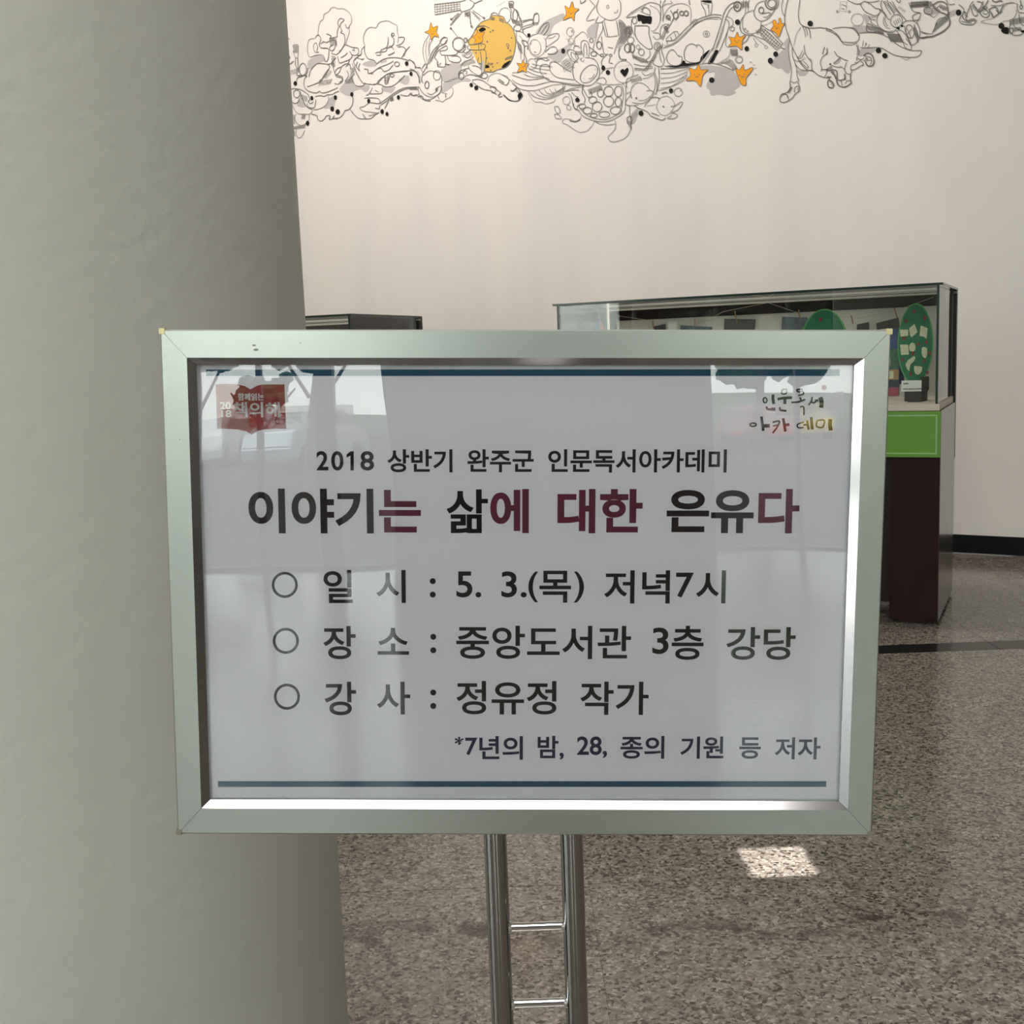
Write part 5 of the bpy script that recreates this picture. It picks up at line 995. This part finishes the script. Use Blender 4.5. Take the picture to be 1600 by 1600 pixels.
tree(-3.75, -17, 3.5, .75, M_leafd, 'young pine with a bare leaning trunk beside the entrance', lean=.3, n=9)
tree(4.9, -22, 4.3, 1.5, M_leaf, 'bushy green tree right of the entrance pier')
tree(8.9, -24, 4.5, 1.7, M_leaf, 'tall green tree to the far right outside the entrance')
tree(8.4, -40, 4.4, 2.2, M_leaf, 'green tree farthest from the entrance on the right')
tree(-5.3, -20.5, 2.5, .75, M_leafd, 'low round bush left outside the entrance glass', n=10)
tree(-15.5, -30, 5.5, 2.2, M_leafd, 'dark tree at the far left of the forecourt')
def car(x_, y_, rz, m, label, L_=4.3):
    r = empty('car', (x_, y_, -.13), rz, label, 'car', 'cars parked on the forecourt')
    side = [(-2.1, .3), (-2.15, .75), (-1.95, .95), (-1.2, 1.05), (-.6, 1.45), (.8, 1.48), (1.5, 1.08), (2.0, .95), (2.15, .6), (2.1, .3)]
    MB().prism(side, -.85, .85, lambda u, v, hh: (u, hh, v)).build('body', m, r, bevel=.04)
    for sg_ in (-1, 1):
        MB().prism([(-1.0, 1.08), (-.52, 1.38), (.75, 1.40), (1.2, 1.10)], .855*sg_, .87*sg_, lambda u, v, hh: (u, hh, v)).build('side_window', M_cargl, r)
        for wx_ in (-1.35, 1.35):
            MB().tube((wx_, .70*sg_, .32), (wx_, .89*sg_, .32), .32, 24).build('wheel', M_tyre, r, smooth=True)
    MB().add([(-1.23, -.7, 1.08), (-1.23, .7, 1.08), (-.66, .62, 1.43), (-.66, -.62, 1.43)], [(0, 1, 2, 3)]).build('windscreen', M_cargl, r)
    for sg_ in (-1, 1): MB().box(-2.19, .5*sg_-.15, .62, -2.12, .5*sg_+.15, .76).build('headlight', M_card, r)
car(-6.3, -30, 1.9, M_car, 'silver car parked left outside the entrance')
car(-10.4, -34, 1.5, mat('pale_car', (.75, .75, .72), .25, coat=1), 'cream car parked behind the silver one')
car(9.4, -46, 1.35, M_ora, 'bright orange car parked right outside the entrance')
car(11.8, -48, 1.5, M_yel, 'yellow car parked behind the orange one')
# translucent name banners stuck across the door glass, lettering facing outside
M_ban = bpy.data.materials.new('translucent_banner'); M_ban.use_nodes = True
t = M_ban.node_tree; t.nodes.clear(); o_ = t.nodes.new('ShaderNodeOutputMaterial'); ms = t.nodes.new('ShaderNodeMixShader')
df = t.nodes.new('ShaderNodeBsdfDiffuse'); tl = t.nodes.new('ShaderNodeBsdfTranslucent')
df.inputs[0].default_value = (.85, .85, .82, 1); tl.inputs[0].default_value = (.98, .98, .96, 1); ms.inputs[0].default_value = .75
t.links.new(df.outputs[0], ms.inputs[1]); t.links.new(tl.outputs[0], ms.inputs[2]); m2 = t.nodes.new('ShaderNodeMixShader'); tp = t.nodes.new('ShaderNodeBsdfTransparent'); m2.inputs[0].default_value = .55
t.links.new(ms.outputs[0], m2.inputs[1]); t.links.new(tp.outputs[0], m2.inputs[2]); t.links.new(m2.outputs[0], o_.inputs[0])
M_bt = mat('banner_letters', (.12, .13, .14), rough=.8)
def banner(xa, xb, z0a, z1a, z0b, z1b, label):
    y_ = YB - .03
    r = empty('name_banner', (xa, y_, z0a), 0, label, 'banner', 'name banners on the entrance glass')
    dx = xb - xa
    MB().prism([(0, 0), (dx, z0b - z0a), (dx, z1b - z0a), (0, z1a - z0a)], -.001, .001, lambda u, v, hh: (u, hh, v)).build('strip', M_ban, r)
    for txt, f0, f1, m in (('완주', .22, .38, M_ora), ('완주군립', .44, .64, M_bt), ('중앙도서관', .68, .95, M_bt)):
        me = textmesh(txt, .02); vs = [v.co for v in me.vertices]
        ax, bx = min(v.x for v in vs), max(v.x for v in vs); ay, by = min(v.y for v in vs), max(v.y for v in vs)
        out = []
        for v in vs:
            f = f0 + (v.x - ax)/(bx - ax)*(f1 - f0); g_ = .25 + (v.y - ay)/(by - ay)*.5
            za = z0a + (z0b - z0a)*f; zb = z1a + (z1b - z1a)*f
            out.append((f*dx, .0016, za + (zb - za)*g_ - z0a))
        MB().add(out, [tuple(p.vertices) for p in me.polygons]).build('banner_lettering', m, r, fixn=False)
        bpy.data.meshes.remove(me)
banner(-3.05, -1.68, 1.22, 1.50, 1.27, 1.47, 'long white name banner across the left entrance glass')
banner(1.86, 3.05, 1.17, 1.42, 1.31, 1.52, 'long white name banner across the right entrance glass')
# added lamp standing in for the sun that makes the small floor patch
spx, spy = .735, 3.135
r = empty('sun_patch_lamp', (spx, spy, CEIL), 0, 'added square lamp standing in for the sun on the floor patch', 'light')
b = MB()
for (x0, y0, x1, y1) in ((-.13, -.13, .13, -.10), (-.13, .10, .13, .13), (-.13, -.10, -.10, .10), (.10, -.10, .13, .10)): b.box(x0, y0, -.06, x1, y1, 0)
b.build('patch_lamp_housing', M_aludark, r)
l = bpy.data.lights.new('lamp', 'AREA'); l.shape = 'RECTANGLE'; l.size = .19; l.size_y = .19; l.energy = .42; l.spread = math.radians(.3); l.color = (1, .98, .96)
o = newobj('lamp', l, r); o.location = (0, 0, -.05)
